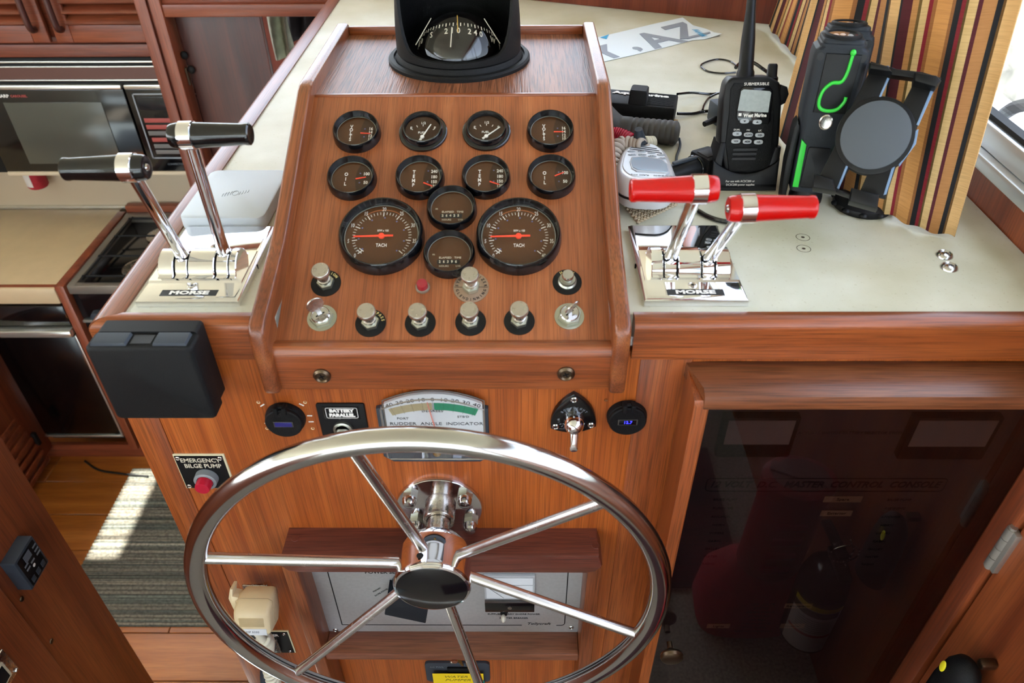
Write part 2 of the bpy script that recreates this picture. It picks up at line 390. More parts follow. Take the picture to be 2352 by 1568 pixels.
def thing(name, label, cat, frame, group=None):
    o = bpy.data.objects.new(name, None); COL.objects.link(o); o.empty_display_size = .02
    F = frame if isinstance(frame, Matrix) else Matrix.Translation(frame)
    o.matrix_world = F; FRM[o.name] = F.copy(); o['label'] = label; o['category'] = cat
    if group: o['group'] = group
    return o
def tag(o, label, cat, group=None):
    o['label'] = label; o['category'] = cat
    if group: o['group'] = group
    return o
def struct(o): o['kind'] = 'structure'; return o
def sempty(name, loc):
    o = bpy.data.objects.new(name, None); COL.objects.link(o); o.location = loc; o['kind'] = 'structure'; o.empty_display_size = .02
    FRM[o.name] = Matrix.Translation(loc); return o
def clone(root, F, label=None, group=None):
    r = root.copy(); COL.objects.link(r); r.matrix_world = F; FRM[r.name] = F.copy()
    if label: r['label'] = label
    if group: r['group'] = group
    for ch in list(root.children):
        c = ch.copy(); COL.objects.link(c); c.parent = r
        for g in list(ch.children):
            d = g.copy(); COL.objects.link(d); d.parent = c
    return r
def circ(r, n=32, cx=0, cy=0, a0=0, a1=2 * PI, closed=True):
    k = n if closed else n + 1
    return [(cx + r * math.cos(a0 + (a1 - a0) * i / n), cy + r * math.sin(a0 + (a1 - a0) * i / n)) for i in range(k)]
def rrect(x0, y0, x1, y1, r, n=4):
    o = []
    for cx, cy, a in ((x1 - r, y1 - r, 0), (x0 + r, y1 - r, PI / 2), (x0 + r, y0 + r, PI), (x1 - r, y0 + r, 1.5 * PI)):
        o += [(cx + r * math.cos(a + PI / 2 * i / n), cy + r * math.sin(a + PI / 2 * i / n)) for i in range(n + 1)]
    return o
def smooth_path(pts, n=8, closed=False):
    P = [Vector(p) for p in pts]; out = []; m = len(P)
    for i in range(m if closed else m - 1):
        p0 = P[i - 1] if (closed or i > 0) else P[0]; p1 = P[i]; p2 = P[(i + 1) % m]; p3 = P[(i + 2) % m] if (closed or i + 2 < m) else P[-1]
        for k in range(n):
            t = k / n; out.append(.5 * ((2 * p1) + (p2 - p0) * t + (2 * p0 - 5 * p1 + 4 * p2 - p3) * t * t + (3 * p1 - p0 - 3 * p2 + p3) * t ** 3))
    if not closed: out.append(P[-1])
    return out
def coil(pts, R, r, turns, seg=6, per=12):
    """a coiled cord whose axis follows pts"""
    C = smooth_path(pts, 12); L = len(C) - 1; N = turns * per; out = []
    for i in range(N + 1):
        f = i / N * L; k = min(int(f), L - 1); t = f - k; c = C[k].lerp(C[k + 1], t)
        d = (C[min(k + 1, L)] - C[max(k - 1, 0)]).normalized()
        u = d.cross(Vector((0, 0, 1)))
        u = u.normalized() if u.length > 1e-3 else Vector((1, 0, 0))
        w = d.cross(u); a = 2 * PI * i / per; out.append(c + u * R * math.cos(a) + w * R * math.sin(a))
    return out
# ================================================================== THE CABIN (setting)
def slab(name, lo, hi, m, kind='structure', bev=0, parent=None):
    o = MB().box(lo, hi, bev).build(name, m, parent)
    if parent is None: o['kind'] = kind
    return o
def wall_with_holes(name, axis, pos, th, a0, a1, z0, z1, holes, m):
    """a wall across axis ('x' or 'y') at pos, from a0 to a1 and z0 to z1, with rectangular holes (a0,a1,z0,z1)"""
    As = sorted({a0, a1} | {h[0] for h in holes} | {h[1] for h in holes}); Zs = sorted({z0, z1} | {h[2] for h in holes} | {h[3] for h in holes})
    b = MB()
    for i in range(len(As) - 1):
        for j in range(len(Zs) - 1):
            ca, cz = (As[i] + As[i + 1]) / 2, (Zs[j] + Zs[j + 1]) / 2
            if any(h[0] < ca < h[1] and h[2] < cz < h[3] for h in holes): continue
            if axis == 'x': b.box((pos, As[i], Zs[j]), (pos + th, As[i + 1], Zs[j + 1]))
            else: b.box((As[i], pos, Zs[j]), (As[i + 1], pos + th, Zs[j + 1]))
    return struct(b.build(name, m))
def window(n, axis, pos, a0, a1, z0, z1, mull=(), fw=.03):
    b = MB()
    def bar(p0, p1, q0, q1):
        if axis == 'x': b.box((pos - .012, p0, q0), (pos + .03, p1, q1), .003)
        else: b.box((p0, pos - .012, q0), (p1, pos + .03, q1), .003)
    bar(a0, a1, z0, z0 + fw); bar(a0, a1, z1 - fw, z1); bar(a0, a0 + fw, z0, z1); bar(a1 - fw, a1, z0, z1)
    for q in mull: bar(q - fw / 2, q + fw / 2, z0, z1)
    w = struct(b.build('window_%d' % n, alum)); FRM[w.name] = Matrix()
    g = MB()
    if axis == 'x': g.box((pos + .008, a0, z0), (pos + .012, a1, z1))
    else: g.box((a0, pos + .008, z0), (a1, pos + .012, z1))
    g.build('pane', glass_clear, w)
    return w

slab('floor', (-.47, -2.6, -.06), (.66, .632, 0), m_carpet)
slab('floor', (-2.6, -2.6, -.06), (-.47, .2, 0), m_carpet)
slab('ceiling', (-2.7, -2.7, 2.02), (.75, 2.6, 2.08), headliner)
# starboard side: dark wood below the window, aluminium framed window above
wall_with_holes('wall_right', 'x', .60, .05, -2.6, 2.5, 0, 2.02, [(-2.3, 1.78, 1.055, 1.88)], w_side)
window(1, 'x', .612, -2.3, 1.78, 1.055, 1.88, (-.9, .32))
slab('trim_1', (.578, .25, 1.052), (.612, 1.76, 1.070), alum, bev=.003)
slab('trim_2', (.590, .25, 1.070), (.612, 1.76, 1.100), alum, bev=.003)
slab('trim_3', (.598, .25, 1.100), (.612, 1.76, 1.106), blk_matte)
# port side
wall_with_holes('wall_left', 'x', -2.65, .05, -2.6, 2.5, -.65, 2.02, [(-2.3, 1.0, 1.05, 1.88), (1.42, 1.83, 1.51, 1.80)], headliner)
window(2, 'x', -2.63, -2.3, 1.0, 1.05, 1.88, (-1.2, -.1))
window(3, 'x', -2.63, 1.42, 1.83, 1.51, 1.80, (1.515,), .012)  # unseen opening, shaped to cast the sun patch on the galley rug
# aft, unseen glass doors sized wide to throw light on the bulkhead
wall_with_holes('wall_back', 'y', -2.65, .05, -2.65, .65, -.06, 2.02, [(-2.5, .5, .12, 1.96)], headliner)
window(4, 'y', -2.63, -2.5, .5, .12, 1.96, (-1.5, -.5))
# forward, windscreen in three panes
wall_with_holes('wall_front', 'y', 2.5, .05, -2.65, .65, -.65, 2.02, [(-2.5, .55, 1.16, 1.90), (-.985, -.45, -.64, .93)], w_galz)
window(5, 'y', 2.51, -2.5, .55, 1.16, 1.90, (-1.5, -.5), .04)
# dark cabin beyond the companionway
slab('wall_forward_cabin', (-1.3, 3.3, -.7), (-.1, 3.34, 1.0), w_dark)
slab('ceiling', (-1.3, 2.55, .95), (-.1, 3.34, 1.0), headliner)
# outside: an added bounce sheet, then what the starboard window shows
struct(MB().box((-60, -60, -1.3), (60, 60, -1.2)).build('ground', mat('harbour_water', '7E8A8C', .35)))  # pale water sheet added to bounce sunlight up into the cabin
slab('floor', (.72, -3, .86), (1.0, 4, .90), deck_w).name = 'side_deck'
o = MB().box((3.0, -6, -.5), (3.6, 9, 1.35), .05).build('quay_wall', rockm); tag(o, 'rough grey stone quay wall beyond the right window', 'wall')
p = [(.80, .9, .912), (.82, 1.05, .96), (.86, 1.2, 1.0), (.90, 1.32, .96), (.93, 1.4, .912)]
o = MB().tube(smooth_path(p, 6), .012, 8).build('mooring_line', blk_matte, loc=(.86, 1.2, .9)); tag(o, 'black mooring line looped on the white side deck outside', 'rope')  # black tube bent into a curve above the deck

# ------------------------------------------------------------------ galley (one step down, to the left)
gf = sempty('floor', (-1.3, 1.5, -.65))
k = 0
for r in range(13):
    y0 = .62 + r * .15; xs = -2.0 - (r * .37) % .8
    while xs < -.45:
        x1 = xs + .8
        a, b_ = max(xs, -2.0), min(x1, -.44)
        if b_ - a > .05:
            m = MB().box((a + .0012, y0 + .0012, -.018), (b_ - .0012, y0 + .1488, 0), .0015, T(0, 0, -.65), 1)
            me = m.build('plank', w_plank, gf, True)
            k += 1
        xs = x1
# striped ribbed rug
mb = MB(); n = 46; x0, x1, y0, y1 = -1.452, -.56, 1.24, 1.88; t = bmesh.new()
pr = []
for i in range(n * 4 + 1):
    f = i / 4; pr.append((y0 + (y1 - y0) * f / n, .005 + .006 * abs(math.sin(PI * f))))
for (ya, za), (yb, zb) in zip(pr, pr[1:]):
    t.faces.new([t.verts.new(q) for q in ((x0, ya, za), (x1, ya, za), (x1, yb, zb), (x0, yb, zb))])
bmesh.ops.remove_doubles(t, verts=t.verts, dist=1e-5); mb._add(t); mb.box((x0, y0, 0), (x1, y1, .004))
o = mb.build('striped_rug', m_rug); o.location = (0, 0, -.65); tag(o, 'grey and beige striped ribbed rug on the galley floor', 'rug')
# dark cord on the galley floor
pts = [az(195, 1058, -.648), az(225, 1078, -.646), az(270, 1086, -.640), az(340, 1094, -.636)]
o = MB().tube(smooth_path(pts), .004, 6).build('floor_cable', blk_matte, loc=pts[0]); tag(o, 'thin dark power cord crossing the galley floor to the rug', 'cord')

# refrigerator
fr = thing('refrigerator', 'black built-in refrigerator under the galley counter with bright bar handle', 'refrigerator', (-1.6, 1.95, -.65))
MB().box((-1.76, 1.955, -.56), (-1.472, 2.40, .07), .004).build('body', blk_matte, fr, True)
MB().box((-1.765, 1.935, -.52), (-1.478, 1.958, -.055), .006).build('door', fridge_blk, fr, True)
MB().box((-1.765, 1.94, -.015), (-1.476, 1.958, .066), .004).build('top_panel', blk_gloss, fr, True)
MB().box((-1.765, 1.915, -.047), (-1.473, 1.95, -.020), .006).build('handle', mw_chrome, fr, True, label='bright bar handle')
b = MB(); b.box((-1.765, 1.932, -.53), (-1.474, 1.95, -.521), .001); b.box((-1.4775, 1.932, -.53), (-1.4715, 1.95, -.05), .001); b.build('edge_trim', mw_chrome, fr, True)
# side cabinet with louvres at the far left of the galley
sc = thing('louvred_cabinet', 'dark wooden cabinet with small louvres left of the black refrigerator', 'cabinet', (-1.9, 1.6, -.65))
MB().box((-2.59, .9, -.60), (-1.772, 1.9535, -.05), .004).build('body', w_galz, sc, True)
MB().box((-1.775, 1.0, -.50), (-1.764, 1.90, -.08), .003).build('door', w_galz, sc, True)
for i in range(7):
    q = [ax(22 + i * 13, 985 + i * 14, -1.762) for _ in (0,)][0]
    MB().box((-.006, -.10, -.010), (.004, .06, .010), .003, T(-1.762, min(q.y - .02, 1.85), q.z)).build('louvre', w_galx, sc, True)
q = ax(80, 1007, -1.762); MB().box((-.004, -.008, -.03), (.012, .008, .03), .003, T(*q)).build('latch', blk_matte, sc, True)
slab('baseboard_galley', (-2.4, 1.945, -.65), (-.9, 1.96, -.585), w_galx)
# divider strip + counter
o = MB().box((-1.470, 1.935, -.6), (-1.440, 2.42, .145), .003).build('divider_panel', w_galz); tag(o, 'narrow dark wooden divider between refrigerator and stove', 'panel')
gc = thing('galley_counter', 'cream laminate galley counter with a brown finger groove at its front', 'counter', (-1.9, 2.2, .1))
MB().box((-2.6, 1.932, .078), (-1.470, 2.49, .1385), .006).build('countertop', galley_top, gc, True)
q0, q1 = az(-60, 657, .139), az(137, 660, .139)
MB().prism(rrect(q0.x, q0.y - .006, q1.x, q0.y + .009, .007), .1383, .1392).build('finger_groove', w_galx, gc, True)
bs = MB().box((-2.6, 2.46, .14), (-1.0, 2.49, .37)).build('splash_back', backsplash, gc, True)
MB().box((-2.6, 2.445, .139), (-1.0, 2.462, .150), .002).build('metal_strip', mw_chrome, gc, True)
# stove
st = thing('stove', 'black gas stove with wire grates set beside the cream galley counter', 'stove', (-1.2, 2.2, .1))
MB().box((-1.438, 1.955, -.6), (-.93, 2.44, .118), .004).build('body', blk_gloss, st, True)
b = MB(); b.box((-1.438, 1.945, .108), (-.93, 1.968, .140), .004); b.box((-1.438, 2.385, .108), (-.93, 2.42, .142), .004); b.box((-1.438, 1.95, .108), (-1.412, 2.42, .141), .004)
b.build('rim', mat('stove_rim', '8C857C', .35, .6), st, True)
o = MB().box((-1.44, 2.42, .10), (-.93, 2.45, .165), .004).build('back_ledge', w_galx, st, True)
for cx, cy in ((-1.26, 2.08), (-1.26, 2.29), (-1.05, 2.08), (-1.05, 2.29)):
    MB().lathe([(.055, 0), (.058, .006), (.046, .008), (.03, .004), (.028, .012), (0, .014)], 24, T(cx, cy, .117)).build('burner', mat('burner', '6A6660', .4, .8) if False else steel_d, st, True)
b = MB()
for y in (2.0, 2.12, 2.25, 2.37): b.cyl((-1.41, y, .142), (-.94, y, .142), .0035, seg=6)
for x in (-1.40, -1.26, -1.12, -1.0): b.cyl((x, 1.98, .142), (x, 2.38, .142), .0035, seg=6)
b.build('grate', blk_matte, st, True)
for i, x in enumerate((-1.38, -1.31, -1.24)):
    MB().lathe([(.02, 0), (.018, .018), (0, .018)], 20, FR((x, 1.955, .02), (1, 0, 0), (0, 0, 1), (0, -1, 0))).build('knob', slate, st, True)
MB().box((-1.435, 1.944, -.005), (-.95, 1.957, .005), .002).build('chrome_line', mw_chrome, st, True)
# microwave
mw = thing('microwave', 'black built-in microwave oven with grey window above the galley counter', 'microwave', (-1.4, 2.3, .352))
MB().box((-2.3, 2.305, .355), (-1.0, 2.46, .735), .004).build('body', blk_matte, mw, True)
MB().box((-1.712, 2.29, .366), (-1.232, 2.306, .642), .003).build('door', blk_gloss, mw, True)
wl_, wr, wb, wt = -1.622, -1.312, .395, .602
MB().box((wl_, 2.287, wb), (wr, 2.291, wt), .001).build('window', mw_glass, mw, True)
MB().box((-2.3, 2.287, .642), (-1.234, 2.307, .656), .004).build('door_top_strip', mw_chrome, mw, True)
MB().box((-1.712, 2.287, .352), (-1.234, 2.307, .366), .003).build('door_bottom_strip', backsplash, mw, True)
MB().box((-1.226, 2.29, .366), (-1.0, 2.306, .642), .003).build('control_panel', blk_gloss, mw, True)
MB().box((-1.226, 2.287, .642), (-1.0, 2.307, .656), .004).build('panel_top_strip', mw_chrome, mw, True)
MB().box((-1.226, 2.287, .352), (-1.0, 2.307, .366), .003).build('panel_bottom_strip', backsplash, mw, True)
b = MB(); b.box((-1.208, 2.288, .625), (-1.0, 2.291, .629)); b.box((-1.208, 2.288, .412), (-1.204, 2.291, .629)); b.box((-1.208, 2.288, .412), (-1.0, 2.291, .416)); b.build('panel_frame', mat('grey_frame', '8E9298', .3, .5), mw, True)
MB().box((-1.198, 2.288, .575), (-1.0, 2.2905, .618), .001).build('display', mat('mw_display', '202326', .15), mw, True)
for z, c, x0 in ((.535, mw_red, -1.195), (.513, mw_red, -1.195), (.47, mw_red, -1.190), (.492, mw_grey, -1.195), (.448, mw_grey, -1.190), (.428, mw_grey, -1.19)):
    MB().box((x0, 2.2875, z), (-1.06, 2.2905, z + .014), .001).build('key_row', c, mw, True)
MB().text('SHARP', .0135, FR(ay(4, 221, 2.2885), (1, 0, 0), (0, 0, 1), (0, -1, 0)), 1.1, bold=.0004).build('lettering', white, mw, True)
MB().text('CAROUSEL', .0105, FR(ay(43, 221, 2.2885), (1, 0, 0), (0, 0, 1), (0, -1, 0)), 1.0, bold=.0004).build('lettering', mw_red, mw, True)
MB().text('CONVECTION', .009, FR((-1.135, 2.2885, .392), (1, 0, 0), (0, 0, 1), (0, -1, 0)), 1.0).build('lettering', grey_ink, mw, True)
b = MB()
for z, h in ((.722, .005), (.708, .004), (.667, .004)): b.box((-2.3, 2.293, z), (-1.0, 2.306, z + h), .001)
b.build('vent_strips', mw_chrome, mw, True)
MB().box((-2.3, 2.296, .672), (-1.0, 2.306, .707)).build('wood_band', mw_strip, mw, True)
# upper cabinet with louvred doors
uc = thing('galley_wall_cabinet', 'red-brown wall cabinet with two louvred doors above the microwave', 'cabinet', (-1.4, 2.3, .74))
MB().box((-2.4, 2.31, .738), (-1.0, 2.49, 1.15), .003).build('carcass', w_galx, uc, True)
MB().box((-2.4, 2.296, .738), (-1.0, 2.312, .776), .003).build('bottom_rail', w_galx, uc, True)
for dx0, dx1, hx in ((-1.90, -1.395, -1.425), (-1.375, -.99, -1.345)):
    d = MB(); d.box((dx0 + .05, 2.2825, .785), (dx1 - .05, 2.297, .835), .002); d.box((dx0, 2.282, .785), (dx0 + .05, 2.297, 1.14), .003); d.box((dx1 - .05, 2.282, .785), (dx1, 2.297, 1.14), .003); d.box((dx0 + .05, 2.2825, 1.09), (dx1 - .05, 2.297, 1.14), .002)
    dd = d.build('door', w_galx, uc, True)
    for i in range(9):
        M = T((dx0 + dx1) / 2, 2.290, .848 + i * .029) @ RX(rad(38)); w = (dx1 - dx0) / 2 - .045
        MB().box((-w, -.016, -.003), (w, .016, .003), .0015, M).build('slat', w_galx, dd, True)
    M = FR((hx, 2.279, .86), (1, 0, 0), (0, 0, 1), (0, -1, 0))
    MB().tube(smooth_path([(0, -.035, .002), (0, -.025, .022), (0, .03, .026), (0, .10, .024)], 5), .0095, 10, M=M).build('handle', w_dark, dd, True)
# red canister under the microwave
rc = thing('red_canister', 'red canister with a white label under the microwave', 'canister', (-1.64, 2.4, .30))
q = ay(85, 432, 2.40)
MB().lathe([(0, -.004), (.030, 0), (.0345, .006), (.0345, .350 - q.z), (0, .350 - q.z)], 28, T(q.x, 2.415, q.z)).build('body', red_cloth, rc, True)
MB().lathe([(.0349, 0), (.0349, .05)], 28, T(q.x, 2.415, q.z + .012), cap=False).build('label', mat('label_pale', 'C8B8B0', .6), rc, True) if False else None
struct(MB().cyl((-1.0, 2.785, .94), (-.42, 2.785, .94), .03).build('trim_9', steel_d))
b = MB(); 
for i in range(6):
    a0, a1 = rad(-150 + i * 11), rad(-150 + (i + 1) * 11)
    b.loft([[(q.x + .0352 * math.cos(a), 2.415 + .0352 * math.sin(a), z) for a in (a0, a1)] for z in (q.z + .012, q.z + .06)], cap=False, closed=False)
b.build('label', mat('label_pale', 'D8CFC8', .6), rc, True)
# companionway door frame, door ajar, hanging clothes
df = struct(MB().box((-1.062, 2.18, -.65), (-1.028, 2.24, 1.2), .004).box((-1.018, 2.172, -.65), (-.986, 2.24, 1.2), .004).box((-1.05, 2.19, -.65), (-.99, 2.24, 1.2)).build('trim_4', w_galz))
struct(MB().box((-.986, 2.176, .884), (-.40, 2.23, .918), .004).build('trim_5', w_galx))
struct(MB().box((-.986, 2.185, .918), (-.40, 2.23, 1.2), .002).build('trim_6', w_galx))
d1 = struct(MB().box((-.978, 2.22, -.64), (-.735, 2.245, .882), .003).build('door_1', w_dark)); FRM[d1.name] = Matrix()
for qx, qz in ((425, 145), (441, 178)):
    q = ay(qx - 8, qz, 2.218); MB().cyl((q.x, 2.214, q.z - .02), (q.x, 2.214, q.z + .03), .005, seg=8).build('hinge', bronze, d1)
    q = ay(qx - 2, qz - 18, 2.214); MB().ball(tuple(q), .011, (1, .6, 1.1), u=10, v=8).build('hinge_knob', blk_matte, d1)
def drape(name, px0, px1, py0, py1, y, m, label, folds, seed):
    rnd = random.Random(seed); t = bmesh.new(); a, b_ = ay(px0, py0, y), ay(px1, py0, y); zb = ay(px0, py1, y).z
    N, K = 24, 10; g = [[t.verts.new((a.x + (b_.x - a.x) * i / N * (1 - .12 * j / K) + .004 * math.sin(j * .6 + seed), y + .018 * math.sin(folds * PI * i / N + .4 * j) + .03 * j / K, .935 + (zb - .935) * j / K)) for i in range(N + 1)] for j in range(K + 1)]
    for j in range(K):
        for i in range(N): t.faces.new((g[j][i], g[j][i + 1], g[j + 1][i + 1], g[j + 1][i]))
    r = bmesh.ops.solidify(t, geom=t.faces[:], thickness=.006)
    o = MB()._add(t).build(name, m, loc=((a.x + b_.x) / 2, y, zb)); tag(o, label, 'clothing')
drape('hanging_garment', 607, 662, 30, 142, 2.75, cloth_w, 'pale linen garment hanging beyond the dark companionway door', 3, 1)
drape('hanging_garment', 650, 770, 30, 100, 2.82, cloth_d, 'dark garment hanging behind the pale linen one in the companionway', 6, 4)
# port partition beside the steps
struct(slab('wall_partition', (-1.06, -1.2, -.65), (-1.0, 1.0, .95), w_side))
pt = struct(MB().box((-1.002, .35, -.65), (-.985, ax(66, 1430, -.985).y, ax(10, 1330, -.985).z), .006).build('trim_7', w_side))
q = [ax(*p_, -.984) for p_ in ((0, 1490), (40, 1535), (30, 1575), (-20, 1530))]
F = FR((q[1].x, q[1].y, q[1].z), (0, 1, 0), (0, 0, 1), (1, 0, 0))
lp = thing('latch_plate', 'silver latch plate with cream square on the left wooden partition', 'latch', F)
MB().box((-.11, 0, 0), (0, .075, .004), .002).build('plate', steel_d, lp); MB().box((-.085, .015, .004), (-.018, .062, .007), .002).build('inset', mat('cream_inset', 'C8BFA4', .5), lp); MB().box((-.079, .020, .0065), (-.024, .057, .0075), .001).build('recess', blk_matte, lp)
MB().lathe([(.004, 0), (.003, .002), (0, .0022)], 12, T(-.006, .006, .004)).build('screw', chrome, lp)
# grey control box on the partition
XB = -1.0 + .028
F = FR(ax(75, 1356, XB), (0, 1, 0), (0, 0, 1), (1, 0, 0))
cb = thing('control_keypad', 'small grey control box with keypad on the left wooden partition', 'control box', F)
hh = (ax(71, 1234, XB) - ax(114, 1289, XB)).length; ww = (ax(75, 1356, XB) - ax(114, 1289, XB)).length
MB().prism(rrect(0, 0, ww, hh, .004), -.028, 0, bev=.003).build('case', slate, cb)
MB().prism(rrect(.006, .006, ww - .006, hh - .006, .002), 0, .001).build('face', blk, cb)
MB().box((ww * .32, hh * .68, .001), (ww * .62, hh * .88, .002)).build('display', grey_pl, cb)
for i in range(3): MB().box((ww * (.16 + i * .26), hh * .12, .001), (ww * (.16 + i * .26) + ww * .16, hh * .27, .0025), .0006).build('key', slate, cb)
for i, (u, v) in enumerate(((.2, .62), (.2, .5), (.45, .52), (.75, .5), (.75, .62), (.75, .75))): MB().box((ww * u, hh * v, .001), (ww * u + .012, hh * v + .004, .0015)).build('print', grey_ink, cb)
MB().lathe([(.004, 0), (0, .001)], 12, T(ww * .5, hh * .42, .001)).build('lamp', white, cb)
for px_, py_ in ((50, 1375), (118, 1472)):
    q = ax(px_, py_, -.999); o = MB().lathe([(.006, 0), (.005, .002), (0, .0025)], 12, FR(q, (0, 1, 0), (0, 0, 1), (1, 0, 0))).build('wood_screw', bronze); 
    tag(o, 'dark wood screw %s the grey control box on the left partition' % ('just below' if py_ < 1400 else 'well below'), 'screw')
# ================================================================== HELM CONSOLE
ZC = 1.0; YB = .632; XL, XR = -.458, .60
con = thing('helm_console', 'varnished teak helm console with cream laminate top and wooden edging', 'console', (-.1, YB, 0))
CF = FRM[con.name]
w1, w2 = az(1215, 0), az(1762, 56); wd_ = (w2 - w1).normalized()
def wline(x): return w1.y + (x - w1.x) * wd_.y / wd_.x
MB().prism([(-.43, .642), (-.270, .642), (-.270, 1.203), (.103, 1.203), (.103, .642), (.5985, .642), (.5985, wline(.599) + .01), (-.43, wline(-.43) + .01)], .970, ZC).build('countertop', m_counter, con, True)
def trim_prof(d, hgt, r=.011, n=5):
    """cross-section (outward, up) of the rounded edging: outward 0 is its inner edge"""
    o = [(0, -hgt), (0, .0025), (.006, .004)]
    o += [(d - r + r * math.sin(PI / 2 * i / n), .004 - r + r * math.cos(PI / 2 * i / n)) for i in range(n + 1)]
    return o + [(d, -hgt)]
def trim_run(P0, P1, out, d, hgt, m0=0.0, m1=0.0):
    P0, P1, out = Vector(P0), Vector(P1), Vector(out); dr = (P1 - P0).normalized(); pr = trim_prof(d, hgt)
    return [[P0 + out * a + Vector((0, 0, b)) - dr * a * m0 for a, b in pr], [P1 + out * a + Vector((0, 0, b)) + dr * a * m1 for a, b in pr]]
YT = .6435
MB().loft(trim_run((.1215, YT, ZC), (.598, YT, ZC), (0, -1, 0), .0205, .047)).build('front_edging', w_trimx, con, True)
MB().loft(trim_run((-.4265, YT, ZC), (-.2865, YT, ZC), (0, -1, 0), .0205, .047, 1.5)).build('front_edging', w_trimx, con, True)
MB().loft(trim_run((-.4265, YT, ZC), (-.4265, wline(-.44), ZC), (-1, 0, 0), .0315, .047, .65)).build('side_edging', w_trimy, con, True)
MB().box((-.428, YB, -.3), (.205, YB + .010, .957)).build('bulkhead_panel', w_bulk, con, True)
MB().box((.205, YB, .943), (.598, YB + .010, .957)).build('upper_strip', w_bulk, con, True)
MB().box((-.466, YB - .001, -.66), (-.4285, YB + .03, .957), .001).build('corner_post', w_trimz, con, True)
MB().box((.1335, YB - .0015, -.3), (.19, YB + .01, .957), .001).build('right_post', w_trimz, con, True)
MB().box((-.466, YB + .03, -.66), (-.45, 1.99, .957), .001).build('side_panel', w_dark, con, True)
# front rim under the windscreen
W = FR((w1.x, w1.y, ZC), tuple(wd_), (-wd_.y, wd_.x, 0), (0, 0, 1))
struct(MB().box((-.60, 0, 0), (.62, .03, .17), .002).build('wall_dash', w_front)).matrix_world = W

# ------------------------------------------------------------------ instrument pod
VD = Vector((0, .3215, .1495)).normalized(); ND = Vector((1, 0, 0)).cross(VD)
PAN = FR((-.083, .632, .972), (1, 0, 0), VD, ND)
pod = thing('instrument_pod', 'teak instrument pod with sloped gauge panel and raised side cheeks', 'pod', (-.083, .632, .972))
MB().box((-.1825, -.004, -.012), (.1815, .352, 0)).build('gauge_panel', w_panel, pod).matrix_local = FRM[pod.name].inverted() @ PAN
CH = [(.650, .9150), (.6085, .9150), (.6060, .9220), (.6055, .985), (.6075, 1.0), (.6130, 1.008), (.6210, 1.0115), (.640, 1.0160), (.660, 1.0210), (.682, 1.0275), (.705, 1.0335), (.728, 1.0400), (.760, 1.0530), (.9380, 1.1350), (.9480, 1.1385), (.9600, 1.1395), (1.2100, 1.1395), (1.2180, 1.1360), (1.2200, 1.1280), (1.2200, .99), (.650, .99)]
CP = FR((0, 0, 0), (0, 1, 0), (0, 0, 1), (1, 0, 0))
for xa, xb in ((-.2830, -.2655), (.0985, .1160)):
    o = MB().prism(CH, xa, xb, PAN.inverted() @ CP, bev=.0042, seg=3, allb=True).build('cheek', w_trimy, pod); o.matrix_local = FRM[pod.name].inverted() @ PAN
ZS = 1.1215
MB().box((-.2655, .955, ZS - .012), (.0985, 1.216, ZS)).build('shelf', w_shelf, pod, True)
MB().box((-.2655, .9515, ZS - .016), (.0985, .9595, ZS + .0015), .0015).build('nosing', w_trimx, pod, True)
MB().box((-.2655, 1.208, ZS - .01), (.0985, 1.2175, ZS + .012), .002).build('back_fiddle', w_trimx, pod, True)
MB().box((-.2655, 1.19, .99), (.0985, 1.205, ZS - .01)).build('back_board', w_trimx, pod, True)
MB().prism([(.6325, .9165), (.6325, .9725), (.626, .9745), (.620, .9735), (.6165, .9695), (.6155, .962), (.6155, .9165)], -.2655, .0985, CP).build('front_board', w_trimx, pod, True)
def screw(M, parent, r=.0085, m_washer=bronze, world=False, name='screw', h=.004):
    s_ = MB().lathe([(r, 0), (r * .98, h * .5), (r * .72, h), (r * .60, h * .75), (r * .55, h * .55), (0, h * .62)], 20, M).build(name, m_washer, parent, world)
    c = MB(); L = r * .36
    for a in (.4, .4 + PI / 2): c.box((-L, -r * .07, 0), (L, r * .07, .0003), 0, M @ T(0, 0, h * .64) @ RZ(a))
    c.build('slot', blk_matte, s_, world); return s_
for px_, py_ in ((740, 862), (1300, 857)):
    q = ay(px_, py_, .6155); screw(FR(q, (1, 0, 0), (0, 0, 1), (0, -1, 0)), pod, .0098, world=True)

# ------------------------------------------------------------------ gauges
ringm = mat('inner_ring', '8E928C', .4, .4)  # grey for a ring modelled in place of the gleam on the glass edge
def bezel(R, h, ri, zi): return [(R, 0), (R * .995, h * .35), (R * .955, h * .9), (R * .925, h), (R * .900, h * .98), (ri * 1.035, zi + .0030), (ri, zi)]
def needle(b, x0, y0, x1, y1, w0, w1, z, h=.0006):
    d = Vector((x1 - x0, y1 - y0)); n = Vector((-d.y, d.x)).normalized()
    b.prism([(x0 - n.x * w0, y0 - n.y * w0), (x1 - n.x * w1, y1 - n.y * w1), (x1 + n.x * w1, y1 + n.y * w1), (x0 + n.x * w0, y0 + n.y * w0)], z, z + h)
def gauge(u, v, label, kind, R=.030, h=.0135, ri=.0248, zi=.0042):
    F = PAN @ T(u, v, 0); g = thing('%s_gauge' % kind, label, 'gauge', F, 'gauges on the sloped teak panel')
    MB().lathe(bezel(R, h, ri, zi), 56, cap=False).build('bezel', blk_gloss, g)
    MB().lathe([(0, zi - .0012), (ri * 1.01, zi - .0012)], 48, cap=False).build('dial', dial, g)
    MB().lathe([(ri * 1.0, zi + .0011), (ri * .985, zi + .0013), (ri * .972, zi + .0011)], 48, cap=False).build('inner_ring', ringm, g)
    MB().lathe([(0, zi + .0016), (ri, zi + .0014)], 40, cap=False).build('lens', glass_lens, g)
    return g, zi - .0011
